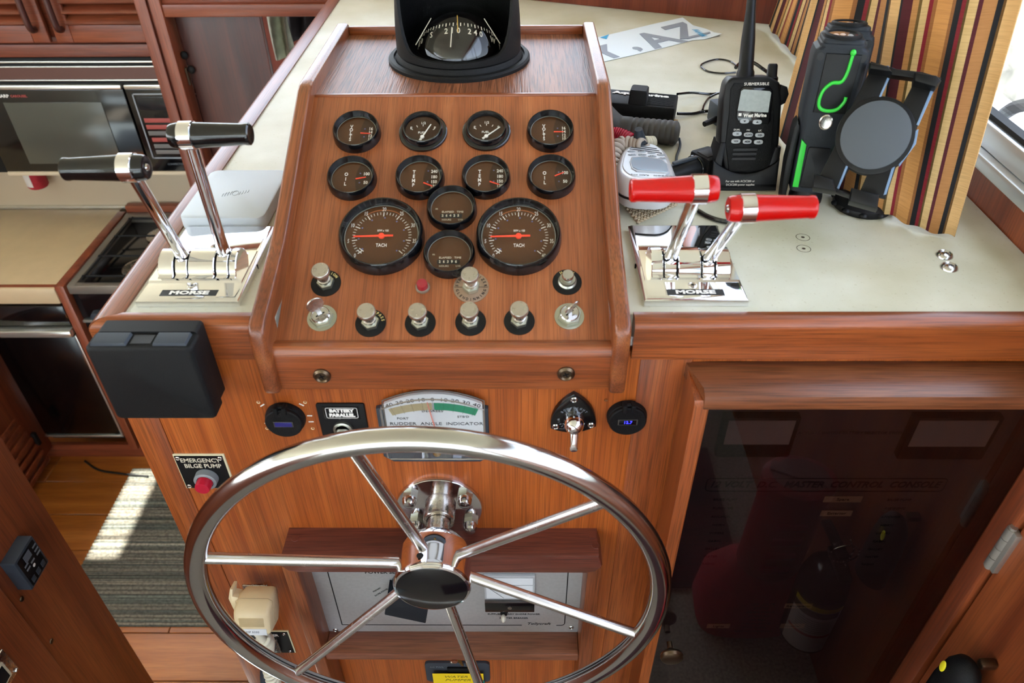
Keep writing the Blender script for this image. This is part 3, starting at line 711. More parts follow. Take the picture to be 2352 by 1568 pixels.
def side_gauge(u, v, label, kind, word, nums, ang, dots):
    g, z = gauge(u, v, label, kind)
    # darker window on the right, with a curved edge
    pl = [(.0045 + .002 * math.cos(a), .0195 * math.sin(a)) for a in [PI / 2 - PI * i / 10 for i in range(11)]][::-1]
    pl = [(.0055 - .004 * (1 - abs(s) ** 2) + .0025, .0205 * s) for s in [-1 + .2 * i for i in range(11)]]
    pr = [(.0238 * math.cos(a), .0238 * math.sin(a)) for a in [rad(68) - rad(136) * i / 14 for i in range(15)]]
    MB().flat(pl + pr, z).build('dial_window', dial_d, g)
    b = MB(); n = len(word); sp = .026 / max(n, 3) if n > 3 else .0072
    for i, c in enumerate(word): b.text(c, .0070, T(-.0078, (n - 1) / 2 * sp - i * sp, z), .8, bold=.00012)
    for t_, y in nums: b.text(t_, .0062, T(.0168, y, z + .0002), .85, bold=.00015)
    b.build('lettering', white, g)
    d = MB()
    for y in dots: d.box((.0085, y - .0008, z), (.0102, y + .0008, z + .0004))
    d.build('scale_marks', blu_ink, g)
    nb = MB(); L = .0125; x0 = .0045; y0 = -.0008 + ang[1]
    needle(nb, x0, y0, x0 + L * math.cos(rad(ang[0])), y0 + L * math.sin(rad(ang[0])), .0008, .0006, z + .0008); nb.build('needle', redneedle, g)
V16 = [('16', .0065), ('14', .0008), ('12', -.005), ('10', -.0105)]
side_gauge(-.1206, .2890, 'volts gauge at the left end of the top row, needle just below 14', 'volt', 'VOLTS', V16, (-4, 0), (.0065, -.0062))
side_gauge(.1214, .2890, 'volts gauge at the right end of the top row, needle at 14', 'volt', 'VOLTS', V16, (0, .001), (.0065, -.0062))
OIL = [('100', .0075), ('50', -.0055)]
side_gauge(-.1197, .2170, 'oil gauge at the left end of the second row, needle near 75', 'oil', 'OIL', OIL, (12, .0005), (.0085, -.0055))
side_gauge(.1212, .2180, 'oil gauge at the right end of the second row, needle up near 100', 'oil', 'OIL', OIL, (26, .003), (.0085, -.0055))
TMP = [('240', .0105), ('180', .0022), ('150', -.0052), ('130', -.0118)]
side_gauge(-.0373, .2175, 'temperature gauge left of centre, above the left tachometer', 'temperature', 'TEMP', TMP, (-26, -.006), (.0115, -.005))
side_gauge(.0425, .2180, 'temperature gauge right of centre, above the right tachometer', 'temperature', 'TEMP', TMP, (-22, -.005), (.0115, -.005))
def fuel(u, v, label, deg):
    F = PAN @ T(u, v, 0); g = thing('fuel_gauge', label, 'gauge', F, 'gauges on the sloped teak panel')
    MB().lathe([(.0305, 0), (.0302, .003), (.0285, .0045), (.0262, .0048), (.0255, .0115), (.0243, .013), (.0226, .0125), (.0215, .0060)], 56, cap=False).build('bezel', blk_gloss, g)
    MB().lathe([(0, .005), (.022, .005)], 40, cap=False).build('dial', dial_d, g); z = .0051
    MB().lathe([(0, .0085), (.0224, .0082)], 40, cap=False).build('lens', glass_lens, g)
    b = MB(); b.text('E', .0058, T(-.0148, .0035, z)); b.text('F', .0058, T(.0148, .0035, z)); b.text('1/2', .0052, T(0, .0115, z)); b.text('FUEL', .0046, T(-.001, -.004, z))
    for a in (140, 115, 90, 65, 40):
        M = T(0, -.010, z) @ RZ(rad(a)); b.box((.0165, -.00035, 0), (.0195, .00035, .0003), 0, M)
    b.build('lettering', white, g)
    nb = MB(); c, s = math.cos(rad(deg)), math.sin(rad(deg)); needle(nb, -c * .006, -.0115 - s * .006, 0, -.0115, .0015, .0011, z + .0008); needle(nb, 0, -.0115, c * .0225, -.0115 + s * .0225, .0008, .0006, z + .0008)
    nb.lathe([(.0026, 0), (.0024, .0014), (0, .0016)], 16, T(0, -.0115, z + .0006)); nb.build('needle', white, g)
fuel(-.0379, .2915, 'fuel gauge left of centre in the top row, needle past half', 64)
fuel(.0417, .2922, 'fuel gauge right of centre in the top row, needle at F', 41)
def hours(u, v, label, digits):
    g, z = gauge(u, v, label, 'hour'); b = MB()
    b.text('ELAPSED   TIME', .0034, T(.001, -.0035, z), 1.1); b.text('HOURS        1/10', .0032, T(.001, -.0148, z), 1.05); b.text('m', .004, T(-.018, .001, z)); 
    for i, c in enumerate(digits): b.text(c, .0046, T(-.0105 + i * .0046, -.0092, z + .0006), .9, bold=.0001)
    b.build('lettering', cream_ink, g)
    MB().prism(rrect(-.0135, -.0122, .0125, -.0062, .0012), z, z + .0003).build('counter_window', blk, g)
hours(.0030, .1718, 'hour meter between the two tachometers, the upper one reading 2842', '26425')
hours(.0026, .1080, 'hour meter between the two tachometers, the lower one reading 2639', '26396')
def tach(u, v, label, spec):
    g, z = gauge(u, v, label, 'tachometer', .0500, .0170, .0432, .005); b = MB(); d = MB(); R = .0345
    A0, A1 = 222, -42
    for i in range(41):
        a = rad(A0 + (A1 - A0) * i / 40); M = T(0, 0, z) @ RZ(a); big = i % 5 == 0
        b.box((R - (.0058 if big else .0034), -.00045 if big else -.00025, 0), (R, .00045 if big else .00025, .0003), 0, M)
        if big:
            t_ = str(i); b.text(t_, .0076, T((R + .0042) * math.cos(a), (R + .0042) * math.sin(a), z), .62)
            d.lathe([(.0011, 0), (0, .0003)], 10, T((R - .0078) * math.cos(a - .06), (R - .0078) * math.sin(a - .06), z))
    b.text('RPM x 100', .0040, T(.0008, .0085, z), .75); b.text('TACH', .0066, T(.0004, -.0118, z), .72)
    for q0, q1 in (((-.0265, -.0185), (-.0215, -.0225)), ((-.0245, -.0160), (-.0195, -.0200))): needle(b, *q0, *q1, .0004, .0004, z)
    b.build('lettering', white, g); d.build('scale_dots', blu_ink, g)
    nb = MB(); needle(nb, -.0325, -.0009, 0, 0, .0008, .0014, z + .002); needle(nb, 0, 0, .0135, .0003, .0014, .0012, z + .002); nb.lathe([(.0036, 0), (.0034, .0022), (0, .0026)], 20, T(0, 0, z + .001)); nb.build('needle', redneedle, g)
    c = MB()
    c.prism([(.0335 * math.cos(a), .0335 * math.sin(a) + .0045) for a in [rad(125 - 70 * i / 14) for i in range(15)]] + [(.0328 * math.cos(a), .0328 * math.sin(a) + .0045) for a in [rad(55 + 70 * i / 14) for i in range(15)]], z, z + .0002)
    c.build('orange_arc', mat('orange_arc' + label[:4], 'B5622C', .5), g)
tach(-.0768, .1328, 'left large tachometer with red needle near 7', 1)
tach(.0819, .1322, 'right large tachometer with red needle near 7', 2)

# ------------------------------------------------------------------ knobs, switches, key locks and light on the panel
def hexnut(r, h): return [(r * math.cos(PI / 3 * i + .3), r * math.sin(PI / 3 * i + .3)) for i in range(6)]
def arc_text(b, txt, r, a_mid, size, z, step, up=True):
    n = len(txt)
    for i, c in enumerate(txt):
        a = a_mid + (-(i - (n - 1) / 2) * step if up else (i - (n - 1) / 2) * step)
        M = T(r * math.cos(rad(a)), r * math.sin(rad(a)), z) @ RZ(rad(a - 90 if up else a + 90)); b.text(c, size, M, .85, bold=.00008)
def pull_knob(u, v, label, text=None, disc=blk, R=.0170, H=.029, ink=yel_ink, a_mid=90, bottom=None, name='pull_knob'):
    F = PAN @ T(u, v, 0); k = thing(name, label, 'knob', F, 'pull knobs on the sloped teak panel')
    MB().lathe([(R, 0), (R, .0007), (0, .0009)], 40).build('label_disc', disc, k)
    MB().prism(hexnut(.0098, 0), .0008, .0062, bev=.0008).build('nut', zinc, k)
    MB().lathe([(.0072, .006), (.0072, .011), (.0062, .0115), (.0062, H - .010), (.0070, H - .009), (.0096, H - .006), (.0101, H - .0035), (.0099, H - .0008), (.0092, H), (0, H + .0004)], 36).build('stem_and_cap', satin, k)
    if text:
        b = MB(); arc_text(b, text, R * .80, a_mid, .0046, .0009, 15)
        if bottom: arc_text(b, bottom, R * .80, -90, .0046, .0009, 15, False); b.box((-R * .95, -.0002, .0009), (R * .95, .0002, .0011))
        b.build('lettering', ink, k)
    return k
pull_knob(-.1356, .0725, 'bright pull knob at upper left below the tachometer, on an ignition disc', 'IGNITION')
pull_knob(.0286, .0670, 'bright pull knob on the silver synchronizer disc below the hour meters', 'SYNCHRONIZER', disc=brushed('silver_disc', 'B49C8C', .4), R=.0200, ink=blk_ink, bottom='GLENDINNING')
pull_knob(-.0806, .0217, 'bright pull knob in the bottom row, right beside the left key lock', 'COMPASS', a_mid=60)
pull_knob(-.0260, .0218, 'bright pull knob in the bottom row below the red light')
pull_knob(.0292, .0230, 'bright pull knob in the bottom row directly below the synchronizer knob')
pull_knob(.0827, .0240, 'bright pull knob in the bottom row, left beside the right key lock')
F = PAN @ T(.1366, .0736, 0); k = thing('horn_button', 'small bright horn push button at the upper right on a black disc', 'button', F)
MB().lathe([(.0165, 0), (.0165, .0007), (0, .0009)], 40).build('label_disc', blk, k)
MB().lathe([(.0105, .0008), (.0105, .003), (.0088, .0045), (.0086, .008), (.0066, .0082), (0, .0082)], 32).build('collar', zinc, k)
MB().lathe([(.0056, .008), (.0056, .0125), (.0066, .013), (.0068, .0155), (.006, .0175), (0, .018)], 32).build('button', steel, k)
b = MB(); arc_text(b, 'HORN', .0132, 90, .005, .0009, 19); b.build('lettering', yel_ink, k)
F = PAN @ T(-.0259, .0671, 0); k = thing('indicator_light', 'small red indicator light with silver rim on the teak panel', 'light', F)
MB().lathe([(.0082, 0), (.0082, .0015), (.0072, .003), (.0066, .003), (.0066, .001)], 32).build('rim', zinc, k)
MB().lathe([(.0065, .001), (.0064, .0075), (.0058, .0095), (0, .0102)], 28).build('lens', red_lens, k)
def keylock(u, v, label, kyaw, lean):
    F = PAN @ T(u, v, 0); k = thing('key_lock', label, 'key lock', F)
    MB().lathe([(.0163, 0), (.0163, .0008), (0, .0010)], 40).build('washer', zinc, k)
    MB().prism(hexnut(.0132, 0), .0009, .0055, bev=.0012).build('nut', zinc, k)
    MB().lathe([(.0105, .0055), (.0105, .0085), (.0096, .0095), (.0085, .0095), (.0083, .0088), (0, .0088)], 36).build('barrel', steel, k)
    M = T(0, 0, .0088) @ RZ(kyaw)
    MB().box((-.0052, -.0007, 0), (.0052, .0007, .0003), 0, M).build('keyhole', blk_matte, k)
    Mk = T(0, 0, .0085) @ RZ(kyaw) @ RX(lean)
    kp = circ(.0098, 24, 0, .0170); kp = [(x, y * 1.0) for x, y in kp]; kp = [(-.0028, 0), (.0028, 0), (.0028, .0082)] + [p_ for p_ in [(.0098 * math.cos(a), .0172 + .0098 * math.sin(a)) for a in [rad(-65 + 310 * i / 24) for i in range(25)]]] + [(-.0028, .0082)]
    MB().prism(kp, -.0007, .0007, Mk @ RX(PI / 2), bev=.0003, seg=1).build('key', steel_d, k)
keylock(-.1350, .0282, 'key lock with its key in, at the bottom left of the panel', rad(34), rad(-10))
keylock(.1377, .0299, 'key lock with its key in, at the bottom right of the panel', rad(40), rad(10))
# ================================================================== COMPASS
ccx, ccy, ccz = -.0865, 1.098, ZS
cp_ = thing('compass', 'black hooded steering compass on top of the teak instrument pod', 'compass', (ccx, ccy, ccz))
MB().lathe([(.1015, 0), (.1015, .004), (.099, .0065), (.094, .007), (.0935, .0035), (.0915, .0035), (.0905, .007), (.088, .0125), (.084, .0145), (.05, .0145)], 72, cap=False).build('base_ring', blk_tex, cp_)
# hood: wall of a dome, low at the front, open towards the helm
def hood(R0):
    t = bmesh.new(); NA, NH = 96, 30; rows = []
    def pt(a, s):     # s 0..1 from base to apex
        if s < .5: r = R0 * (1 - .05 * (s / .5) ** 2); z = .0145 + .080 * (s / .5)
        else:
            q = (s - .5) / .5 * PI / 2; r = R0 * .95 * math.cos(q) ** .85 if q < PI / 2 - 1e-4 else 0; z = .0945 + .062 * math.sin(q)
        return Vector((r * math.sin(a), -r * math.cos(a), z))
    def lim(a):
        d = abs((a + PI) % (2 * PI) - PI); d = math.degrees(d)   # angle from the front
        if d < 40: return .040 + .025 * (d / 40) ** 2
        if d < 66:
            q = (d - 40) / 26; return .065 + .36 * (q ** 2.0)
        if d < 80: q = (d - 66) / 14; return .425 + .44 * q
        return 1.0
    for i in range(NA):
        a = 2 * PI * i / NA; L = lim(a); rows.append([t.verts.new(pt(a, L * j / NH)) for j in range(NH + 1)])
    for i in range(NA):
        a, b_ = rows[i], rows[(i + 1) % NA]
        for j in range(NH): t.faces.new((a[j], b_[j], b_[j + 1], a[j + 1]))
    bmesh.ops.remove_doubles(t, verts=t.verts, dist=1e-5)
    bmesh.ops.recalc_face_normals(t, faces=t.faces); bmesh.ops.solidify(t, geom=t.faces[:], thickness=.0045); bmesh.ops.recalc_face_normals(t, faces=t.faces)
    return t
MB()._add(hood(.0885)).build('hood', blk_tex, cp_)
MB().lathe([(.084, .012), (.078, .014), (.0735, .016), (.0728, .010), (0, .010)], 64, cap=False).build('bowl', blk_matte, cp_)
RD, RB = .0725, .060
CC = T(0, 0, .002)
card = MB().ball((0, 0, .002), RB, u=64, v=40).build('card', compass_blk, cp_)
b = MB()
def cardM(a, lat): return CC @ RX(rad(-45)) @ RZ(a) @ T(0, -(RB + .0002) * math.cos(lat), (RB + .0002) * math.sin(lat)) @ RX(PI / 2 - lat)
for i in range(72):
    big = i % 2 == 0; b.box((-.0007 if big else -.0004, -.0034 if big else -.002, 0), (.0007 if big else .0004, .0024, .0003), 0, cardM(rad(i * 5 - 4), rad(17)))
for t_, d in (('S', -36), ('210', -5), ('240', 26), ('W', 56), ('300', 86), ('150', -66), ('120', -96)):
    for i, c in enumerate(t_): b.text(c, .0118, cardM(rad(d + (i - (len(t_) - 1) / 2) * 8.2), rad(6.5)), .9, bold=.0001)
b.build('card_marks', cream_ink, card)
t = bmesh.new(); bmesh.ops.create_uvsphere(t, u_segments=64, v_segments=40, radius=RD)
for v in list(t.verts):
    if v.co.z < .006: t.verts.remove(v)
MB()._add(t, CC).build('dome', glass_dome, cp_)
def onD(a, e, r=.0705): return CC @ Vector((r * math.cos(e) * math.sin(a), -r * math.cos(e) * math.cos(a), r * math.sin(e)))
for a, e0, e1, c in ((rad(-6), 28, 50, cream_ink), (rad(-62), 22, 56, cream_ink), (rad(66), 22, 54, cream_ink), (rad(4), 44, 66, mat('gold_pin', 'C89A3C', .4))):
    MB().cyl(onD(a, rad(e0)), onD(a, rad(e1)), .0007, .0006, 8).build('lubber_pin', c, cp_)
for a in (-.9, .9):
    MB().lathe([(.0035, 0), (.003, .0015), (0, .002)], 14, T(.0925 * math.sin(a), -.0925 * math.cos(a), .0034)).build('screw', steel_d, cp_)

# ================================================================== ENGINE CONTROLS
def control(name, label, cx, kn, levers, kmat):
    F = Matrix.Translation((cx, .735, 1.0003)); c = thing(name, label, 'engine control', F, 'twin lever engine controls on the console')
    y0, y1, hw = -.0785, .0815, .0565
    def pl(z, d): return [(-hw + d, y0 + d, z), (hw - d, y0 + d, z), (hw - d, y1 - d, z), (-hw + d, y1 - d, z)]
    MB().loft([pl(0, 0), pl(.0065, .0005), pl(.0095, .0035), pl(.0105, .0060)]).build('base_plate', chrome, c)
    b = MB()
    for s in (-1, 1): b.box((s * hw - .0010, -.004, .0), (s * hw + .0003, -.003, .0060))
    b.box((-hw + .006, -.0036, .006), (-.052, -.003, .0107)); b.box((.052, -.0036, .006), (hw - .006, -.003, .0107)); b.build('seam', blk_matte, c)
    # raised housing: half drum with slots
    lx = [l['x'] - cx for l in levers]; ws = .0085
    segs = [(-.044, lx[0] - ws), (lx[0] + ws, lx[1] - ws), (lx[1] + ws, .044)]
    def prof(sc): return [(-.031 - .003 * (1 - sc), .0095), (-.0275, .0125)] + [(.0235 * sc * math.cos(a), .0075 + .0245 * sc * math.sin(a)) for a in [rad(165 - 150 * i / 12) for i in range(13)]] + [(.0275, .0125), (.031, .0095)]
    PF = FR((0, -.015, 0), (0, 1, 0), (0, 0, 1), (1, 0, 0))
    h = MB()
    for i, (a, e) in enumerate(segs): h.prism(prof(1), a, e, PF, bev=.0008, seg=1, allb=True)
    h.prism([(-.034, .0095), (.034, .0095), (.031, .0125), (-.031, .0125)], -.052, .052, PF)
    h.build('housing', chrome, c)
    MB().prism(prof(.80), -.043, .043, PF).build('drum', blk_matte, c)
    for x in lx: MB().prism(prof(.95), x - .0066, x + .0066, PF, bev=.0006, seg=1, allb=True).build('lever_boss', chrome, c)
    for l in levers:
        x = l['x'] - cx; P0 = Vector((x, -.015, .012)); P1 = Vector((l['top'][0] - cx, l['top'][1] - .735, l['top'][2] - 1.0)); d = (P1 - P0).normalized()
        Q = Matrix.Translation(P0) @ d.to_track_quat('Z', 'X').to_matrix().to_4x4()
        L = (P1 - P0).length
        lv = MB().loft([[(q[0] * .0085, q[1] * .0085, -.002) for q in circ(1, 16)], [(q[0] * .0082, q[1] * .0075, .020) for q in circ(1, 16)], [(q[0] * .0072, q[1] * .0068, .034) for q in circ(1, 16)], [(q[0] * .0064, q[1] * .0064, .06) for q in circ(1, 16)], [(q[0] * .0068, q[1] * .0068, L - .004) for q in circ(1, 16)]], Q).box((-.0078, -.012, -.004), (.0078, .012, .011), .002, Q).build('lever', chrome_old, c)
        s = l['dir']; KF = Matrix.Translation(P1) @ FR((0, 0, 0), (0, 1, 0), (0, 0, 1), (s, 0, .02 * s))
        MB().lathe([(0, -.0165), (.0045, -.0165), (.009, -.0178), (.0112, -.0172), (.0122, -.0150), (.0130, -.0085), (.0130, .006), (.0126, .012), (.0106, .057), (.0112, .060), (.0110, .0628), (.0095, .0640), (.0, .0625)], 36, KF).build('grip', kmat, lv)
        MB().lathe([(.0128, -.0072), (.0142, -.0066), (.0142, .0066), (.0128, .0072)], 40, KF, cap=False).build('collar', chrome, lv)
        MB().lathe([(0, -.0176), (.0038, -.0174), (.0030, -.0188), (0, -.0190)], 16, KF).build('end_screw', steel, lv)
    screw(T(-.001, -.0545, .0104), c, .0052, steel_d, h=.0022); screw(T(-.002, .028, .0104), c, .0052, steel_d, h=.0022)
    MB().box((-.031, -.0725, .0104), (.031, -.0615, .0107)).build('name_plate', blk_ink, c)
    MB().text('MORSE', .0088, T(0, -.0671, .01065), 1.55, bold=.0004).build('lettering', white, c)
    return c
control('twin_lever_control', 'chrome twin lever control with black grips left of the instrument pod', -.3615, 0, [dict(x=-.380, top=(-.3775, .666, 1.1595), dir=-1), dict(x=-.334, top=(-.3345, .716, 1.1705), dir=1)], blk_gloss)
control('twin_lever_control', 'chrome twin lever control with red grips right of the instrument pod', .191, 0, [dict(x=.1685, top=(.1675, .635, 1.151), dir=-1), dict(x=.2105, top=(.2135, .628, 1.1345), dir=1)], red_gloss)

# ================================================================== WHITE ANTENNA BOX
A, B_ = az(422, 502, 1.0185), az(600, 502, 1.0185); C_, D_ = az(483, 390, 1.0185), az(663, 392, 1.0185)
xc = (A.x + B_.x) / 2 - .003; yc = (A.y + C_.y) / 2; hw, hd = .0535, .067
wb_ = thing('antenna_puck', 'square white box with an embossed wave emblem behind the black levers', 'box', (xc, yc, 1.0003))
def rr3(d, z): return [(p[0], p[1], z) for p in rrect(-hw + d, -hd + d, hw - d, hd - d, .012 - d * .5, 6)]
MB().loft([rr3(.0022, 0), rr3(.0015, .002), rr3(0, .003), rr3(0, .0165), rr3(.0006, .018), rr3(.002, .0188)]).build('case', white_pl, wb_)
b = MB()
for s in (-1, 1):
    for i, r in enumerate((.006, .0085, .011, .0135)):
        a = [rad(35 - 70 * j / 8) for j in range(9)]
        off = s * (.0005 + i * .0016)
        b.tube([(s * (.0025 + i * .0032) + s * .0035 * math.cos(x) , -.002 + s * i * .0018 + .0085 * math.sin(x) * (1 if i < 3 else .8), .0189) for x in a], .00035, 5)
b.tube([(.004 * math.cos(x), -.002 + .006 * math.sin(x), .0189) for x in [rad(360 * j / 20) for j in range(20)]], .00035, 5, closed=True)
b.build('emblem', mat('emboss_grey', '8A929A', .5), wb_)

# ================================================================== STEERING WHEEL
wx, wz, wy = -.1055, .687, .500; RM, RT = .2705, .0128
sw = thing('steering_wheel', 'polished stainless steel steering wheel with six thin spokes and black hub cap', 'steering wheel', FR((wx, wy, wz), (1, 0, 0), (0, 0, 1), (0, -1, 0)))
MB().tube([(RM * math.cos(2 * PI * i / 128), RM * math.sin(2 * PI * i / 128), 0) for i in range(128)], RT, 24, closed=True).build('rim', steel, sw)
HF = -.0115      # hub face, in front of nothing: local z towards the viewer
MB().lathe([(.0430, -.0115), (.0455, -.0125), (.0470, -.0155), (.0470, -.0185), (.0462, -.022), (.0455, -.045), (.0448, -.060), (.043, -.066), (.036, -.0755), (.0165, -.078)], 64, cap=False).build('hub', chrome, sw)
MB().lathe([(.0430, -.0122), (.0418, -.0112), (.0, -.0085)], 64, cap=False).build('hub_cap', blk_gloss, sw)
for k in range(6):
    a = rad(42.6 + 60 * k); c, s = math.cos(a), math.sin(a)
    p0 = (c * .040, s * .040, -.040); p1 = (c * (RM - RT * .6), s * (RM - RT * .6), 0)
    MB().cyl(p0, p1, .0066, seg=18).build('spoke', spoke_m, sw)
    MB().loft([[(c * r - s * w, s * r + c * w, z) for w, z in ((-.0045, zz), (.0045, zz))] for r, zz in ((.0452, -.046), (.0472, -.0255))] , cap=False, closed=False) if False else None
MB().cyl((0, 0, -.125), (0, 0, -.07), .0152, seg=32).build('shaft', steel_d, sw)
MB().lathe([(.0042, 0), (0, .0004)], 12, FR((-.012, .0455, -.027), (1, 0, 0), (0, 0, -1), (-.2, 1, 0))).build('set_screw_hole', blk_matte, sw)
# teal tape round the spoke
a = rad(-77.4); c, s = math.cos(a), math.sin(a)
MB().cyl((c * .226, s * .226, -.0022 - .0045), (c * .25, s * .25, .0 - .003), .0078, seg=18).build('tape', teal_tape, sw, label='teal tape wrapped on one spoke')
fl = thing('helm_flange', 'round chrome shaft flange with domed nuts behind the steering wheel', 'flange', FR((wx, YB, .694), (1, 0, 0), (0, 0, 1), (0, -1, 0)))
MB().lathe([(.0565, 0), (.0565, .004), (.0555, .0055), (.018, .0055)], 64).build('plate', chrome_old, fl)
MB().lathe([(.0205, .005), (.0205, .020), (.0195, .0215), (.016, .0215)], 40, T(0, -.007, 0), cap=False).build('collar', steel_d, fl)
for dx, dy in ((-.036, .026), (.035, .027), (-.032, -.026), (.040, -.026)):
    M = T(dx, dy, .005); n = MB().prism(hexnut(.0105, 0), 0, .0075, M, bev=.0008).build('nut', zinc, fl)
    MB().lathe([(.0094, .007), (.0090, .012), (.0068, .0165), (0, .0185)], 20, M).build('dome', steel, n)

# ================================================================== THINGS ON THE BULKHEAD
def BK(px_, py_, out=0.0): q = ay(px_, py_, YB - out); return FR(q, (1, 0, 0), (0, 0, 1), (0, -1, 0))
def usb(px_, py_, label, lit, plate=False):
    k = thing('socket_voltmeter', label, 'power socket', BK(px_, py_), 'round socket covers on the bulkhead')
    MB().lathe([(.0235, 0), (.0235, .004), (.0225, .0075), (.0215, .008), (0, .008)], 44).build('flange', blk_tex, k)
    MB().lathe([(.0218, .008), (.0218, .0115), (.0205, .0128), (.0185, .0125), (0, .0128)], 44).build('cover', blk_tex, k)
    b = MB(); b.box((-.0075, .016, .004), (-.0025, .0265, .0145), .001).box((.0025, .016, .004), (.0075, .0265, .0145), .001).cyl((-.0072, .0235, .008), (.0072, .0235, .008), .0022, seg=8); b.build('hinge', blk_tex, k)
    MB().prism(circ(.0072, 12, 0, -.0215, PI, 2 * PI, False) + [(.0072, -.018), (-.0072, -.018)], .001, .004).build('tab', slate if lit else blk_tex, k)
    MB().box((-.0115, -.0045, .0126), (.0115, .0045, .0132), .0003).build('window_frame', dk_grey, k)
    MB().box((-.0100, -.0036, .0130), (.0100, .0036, .0134), .0002).build('display', bluedisp if not lit else blk_gloss, k)
    if lit:
        b = MB(); b.text('12.7', .0062, T(0, .0002, .0134), .95); b.build('digits', bluedot, k)
    if plate:
        b = MB()
        for x, y in ((-.0275, .024), (.027, .024), (-.0265, -.019), (.0285, -.019)): b.lathe([(.0014, 0), (.0022, .0003), (.0022, .0006)], 10, T(x, y, 0), cap=False)
        b.build('old_screw_holes', cream_pl, k)
        b = MB()
        for x, y, a in ((-.024, .019, .6), (.022, .020, -.6), (.0285, .002, 0), (.0285, -.008, 0), (-.0255, -.009, .8)): b.box((-.003, -.0007, 0), (.003, .0007, .0004), 0, T(x, y, 0) @ RZ(a))
        b.build('white_residue', white, k)
    else:
        b = MB()
        for x, y in ((-.026, .024), (.027, .025)): b.lathe([(.0012, 0), (.002, .0003), (.002, .0006)], 10, T(x, y, 0), cap=False)
        b.build('old_screw_holes', bronze, k)
usb(657, 957, 'round black socket with dim display at the left of the bulkhead, beside white paint marks', False, True)
usb(1439, 952, 'round black socket with lit blue digits at the right of the bulkhead', True)
# battery parallel switch
k = thing('battery_switch', 'black battery parallel switch plate with push switch behind the wheel rim', 'switch', FR(ay(780, 960, YB), (1, 0, 0), (0, 0, 1), (0, -1, 0)))
q = [inv(FRM[k.name], *p_) for p_ in ((725, 924), (836, 922))]; x0, x1, yt = q[0].x, q[1].x, q[0].y
MB().prism(rrect(x0, yt - .068, x1, yt, .003), 0, .0025, bev=.0006).build('plate', blk_matte, k)
MB().box((x0 + .007, yt - .0245, .0025), (x1 - .007, yt - .004, .0029)).build('label_strip', blk_gloss, k)
xm = (x0 + x1) / 2 + .0005
b = MB(); b.text('BATTERY', .0068, T(xm, yt - .0108, .0029), 1.0, bold=.0005); b.text('PARALLEL', .0068, T(xm, yt - .0180, .0029), 1.0, bold=.0005)
o_ = rrect(xm - .0185, yt - .0225, xm + .0185, yt - .0063, .002)
b.tube([(p[0], p[1], .0029) for p in o_], .00035, 4, closed=True); b.build('lettering', white, k)
MB().lathe([(.0115, .0025), (.0115, .006), (.010, .007), (.0085, .007)], 30, T(xm - .002, yt - .040, 0), cap=False).build('collar', zinc, k)
MB().lathe([(.0085, .006), (.0085, .013), (.0095, .015), (.0098, .020), (.0085, .0225), (0, .0235)], 30, T(xm - .002, yt - .042, 0)).build('button', steel, k)
# rudder angle indicator
k = thing('rudder_indicator', 'rudder angle indicator with white dial and green half scale above the wheel', 'gauge', FR(ay(995, 975, YB), (1, 0, 0), (0, 0, 1), (0, -1, 0)))
FI = FRM[k.name]; L_ = inv(FI, 867, 945).x; Rr = inv(FI, 1122, 945).x; tp = inv(FI, 990, 903).y; sd_ = inv(FI, 870, 925).y; bt = inv(FI, 1000, 1052).y
def archpoly(x0, x1, yb, ys, yt, r, n=12):
    cx = (x0 + x1) / 2; return [(x0 + r, yb), (x1 - r, yb), (x1, yb + r * .8)] + [(x1 - (x1 - x0) * i / n, ys + (yt - ys) * (1 - ((x1 - (x1 - x0) * i / n - cx) / ((x1 - x0) / 2)) ** 2)) for i in range(n + 1)] + [(x0, yb + r * .8)]
MB().prism(archpoly(L_, Rr, bt, sd_ - .004, tp - .010, .012), 0, .006, bev=.001).build('back_plate', slate, k)
x0, x1 = inv(FI, 873, 940, .0215).x, inv(FI, 1110, 935, .0215).x; yb = bt + .024; ctp = inv(FI, 990, 917, .0215).y; csd = inv(FI, 872, 941, .0215).y
MB().prism(archpoly(x0 + .002, x1 - .002, yb, csd - .002, ctp - .002, .003), .006, .010).build('dial', mat('pale_dial', 'DADDE0', .5), k)
cx0 = (x0 + x1) / 2; RA_ = .142; z = .0101; cy0 = inv(FI, 990, 925, z).y - RA_
def apt(d, r): a = rad(90 - d); return (cx0 + r * math.cos(a), cy0 + r * math.sin(a) )
SCA = .50
def band(d0, d1, r0, r1, n=20): return [apt((d0 + (d1 - d0) * i / n) * SCA, r1) for i in range(n + 1)] + [apt((d1 - (d1 - d0) * i / n) * SCA, r0) for i in range(n + 1)]
MB().prism(band(1.0, 43, RA_ - .011, RA_), z, z + .0002).build('green_scale', green_ink, k)
MB().prism(band(-43, -1, RA_ - .011, RA_), z, z + .0002).build('beige_scale', beige_ink, k)
b = MB()
for d in range(-42, 43, 1):
    a, c = apt(d * SCA, RA_ - (.011 if d % 10 else .0125)), apt(d * SCA, RA_ + (0 if d % 10 else .0012)); needle(b, *a, *c, .00009 if d % 10 else .00018, .00009 if d % 10 else .00018, z + .0001, .0002)
for d in (-40, -30, -20, -10, 0, 10, 20, 30, 40): b.text(str(abs(d)), .0078, T(*apt(d * SCA, RA_ + .0050), z) @ RZ(rad(-d * SCA)), 1.25)
q = [inv(FI, *p_, z) for p_ in ((993, 944), (925, 961), (1064, 957))]; b.text('DEGREES', .0046, T(q[0].x, q[0].y, z), 1.35); b.text('PORT', .0046, T(q[1].x, q[1].y, z), 1.2); b.text("STB'D", .0046, T(q[2].x, q[2].y, z), 1.2)
b.text('RUDDER  ANGLE  INDICATOR', .0066, T(cx0 + .002, inv(FI, 1000, 973, z).y, z), 1.22)
b.build('lettering', blk_ink, k)
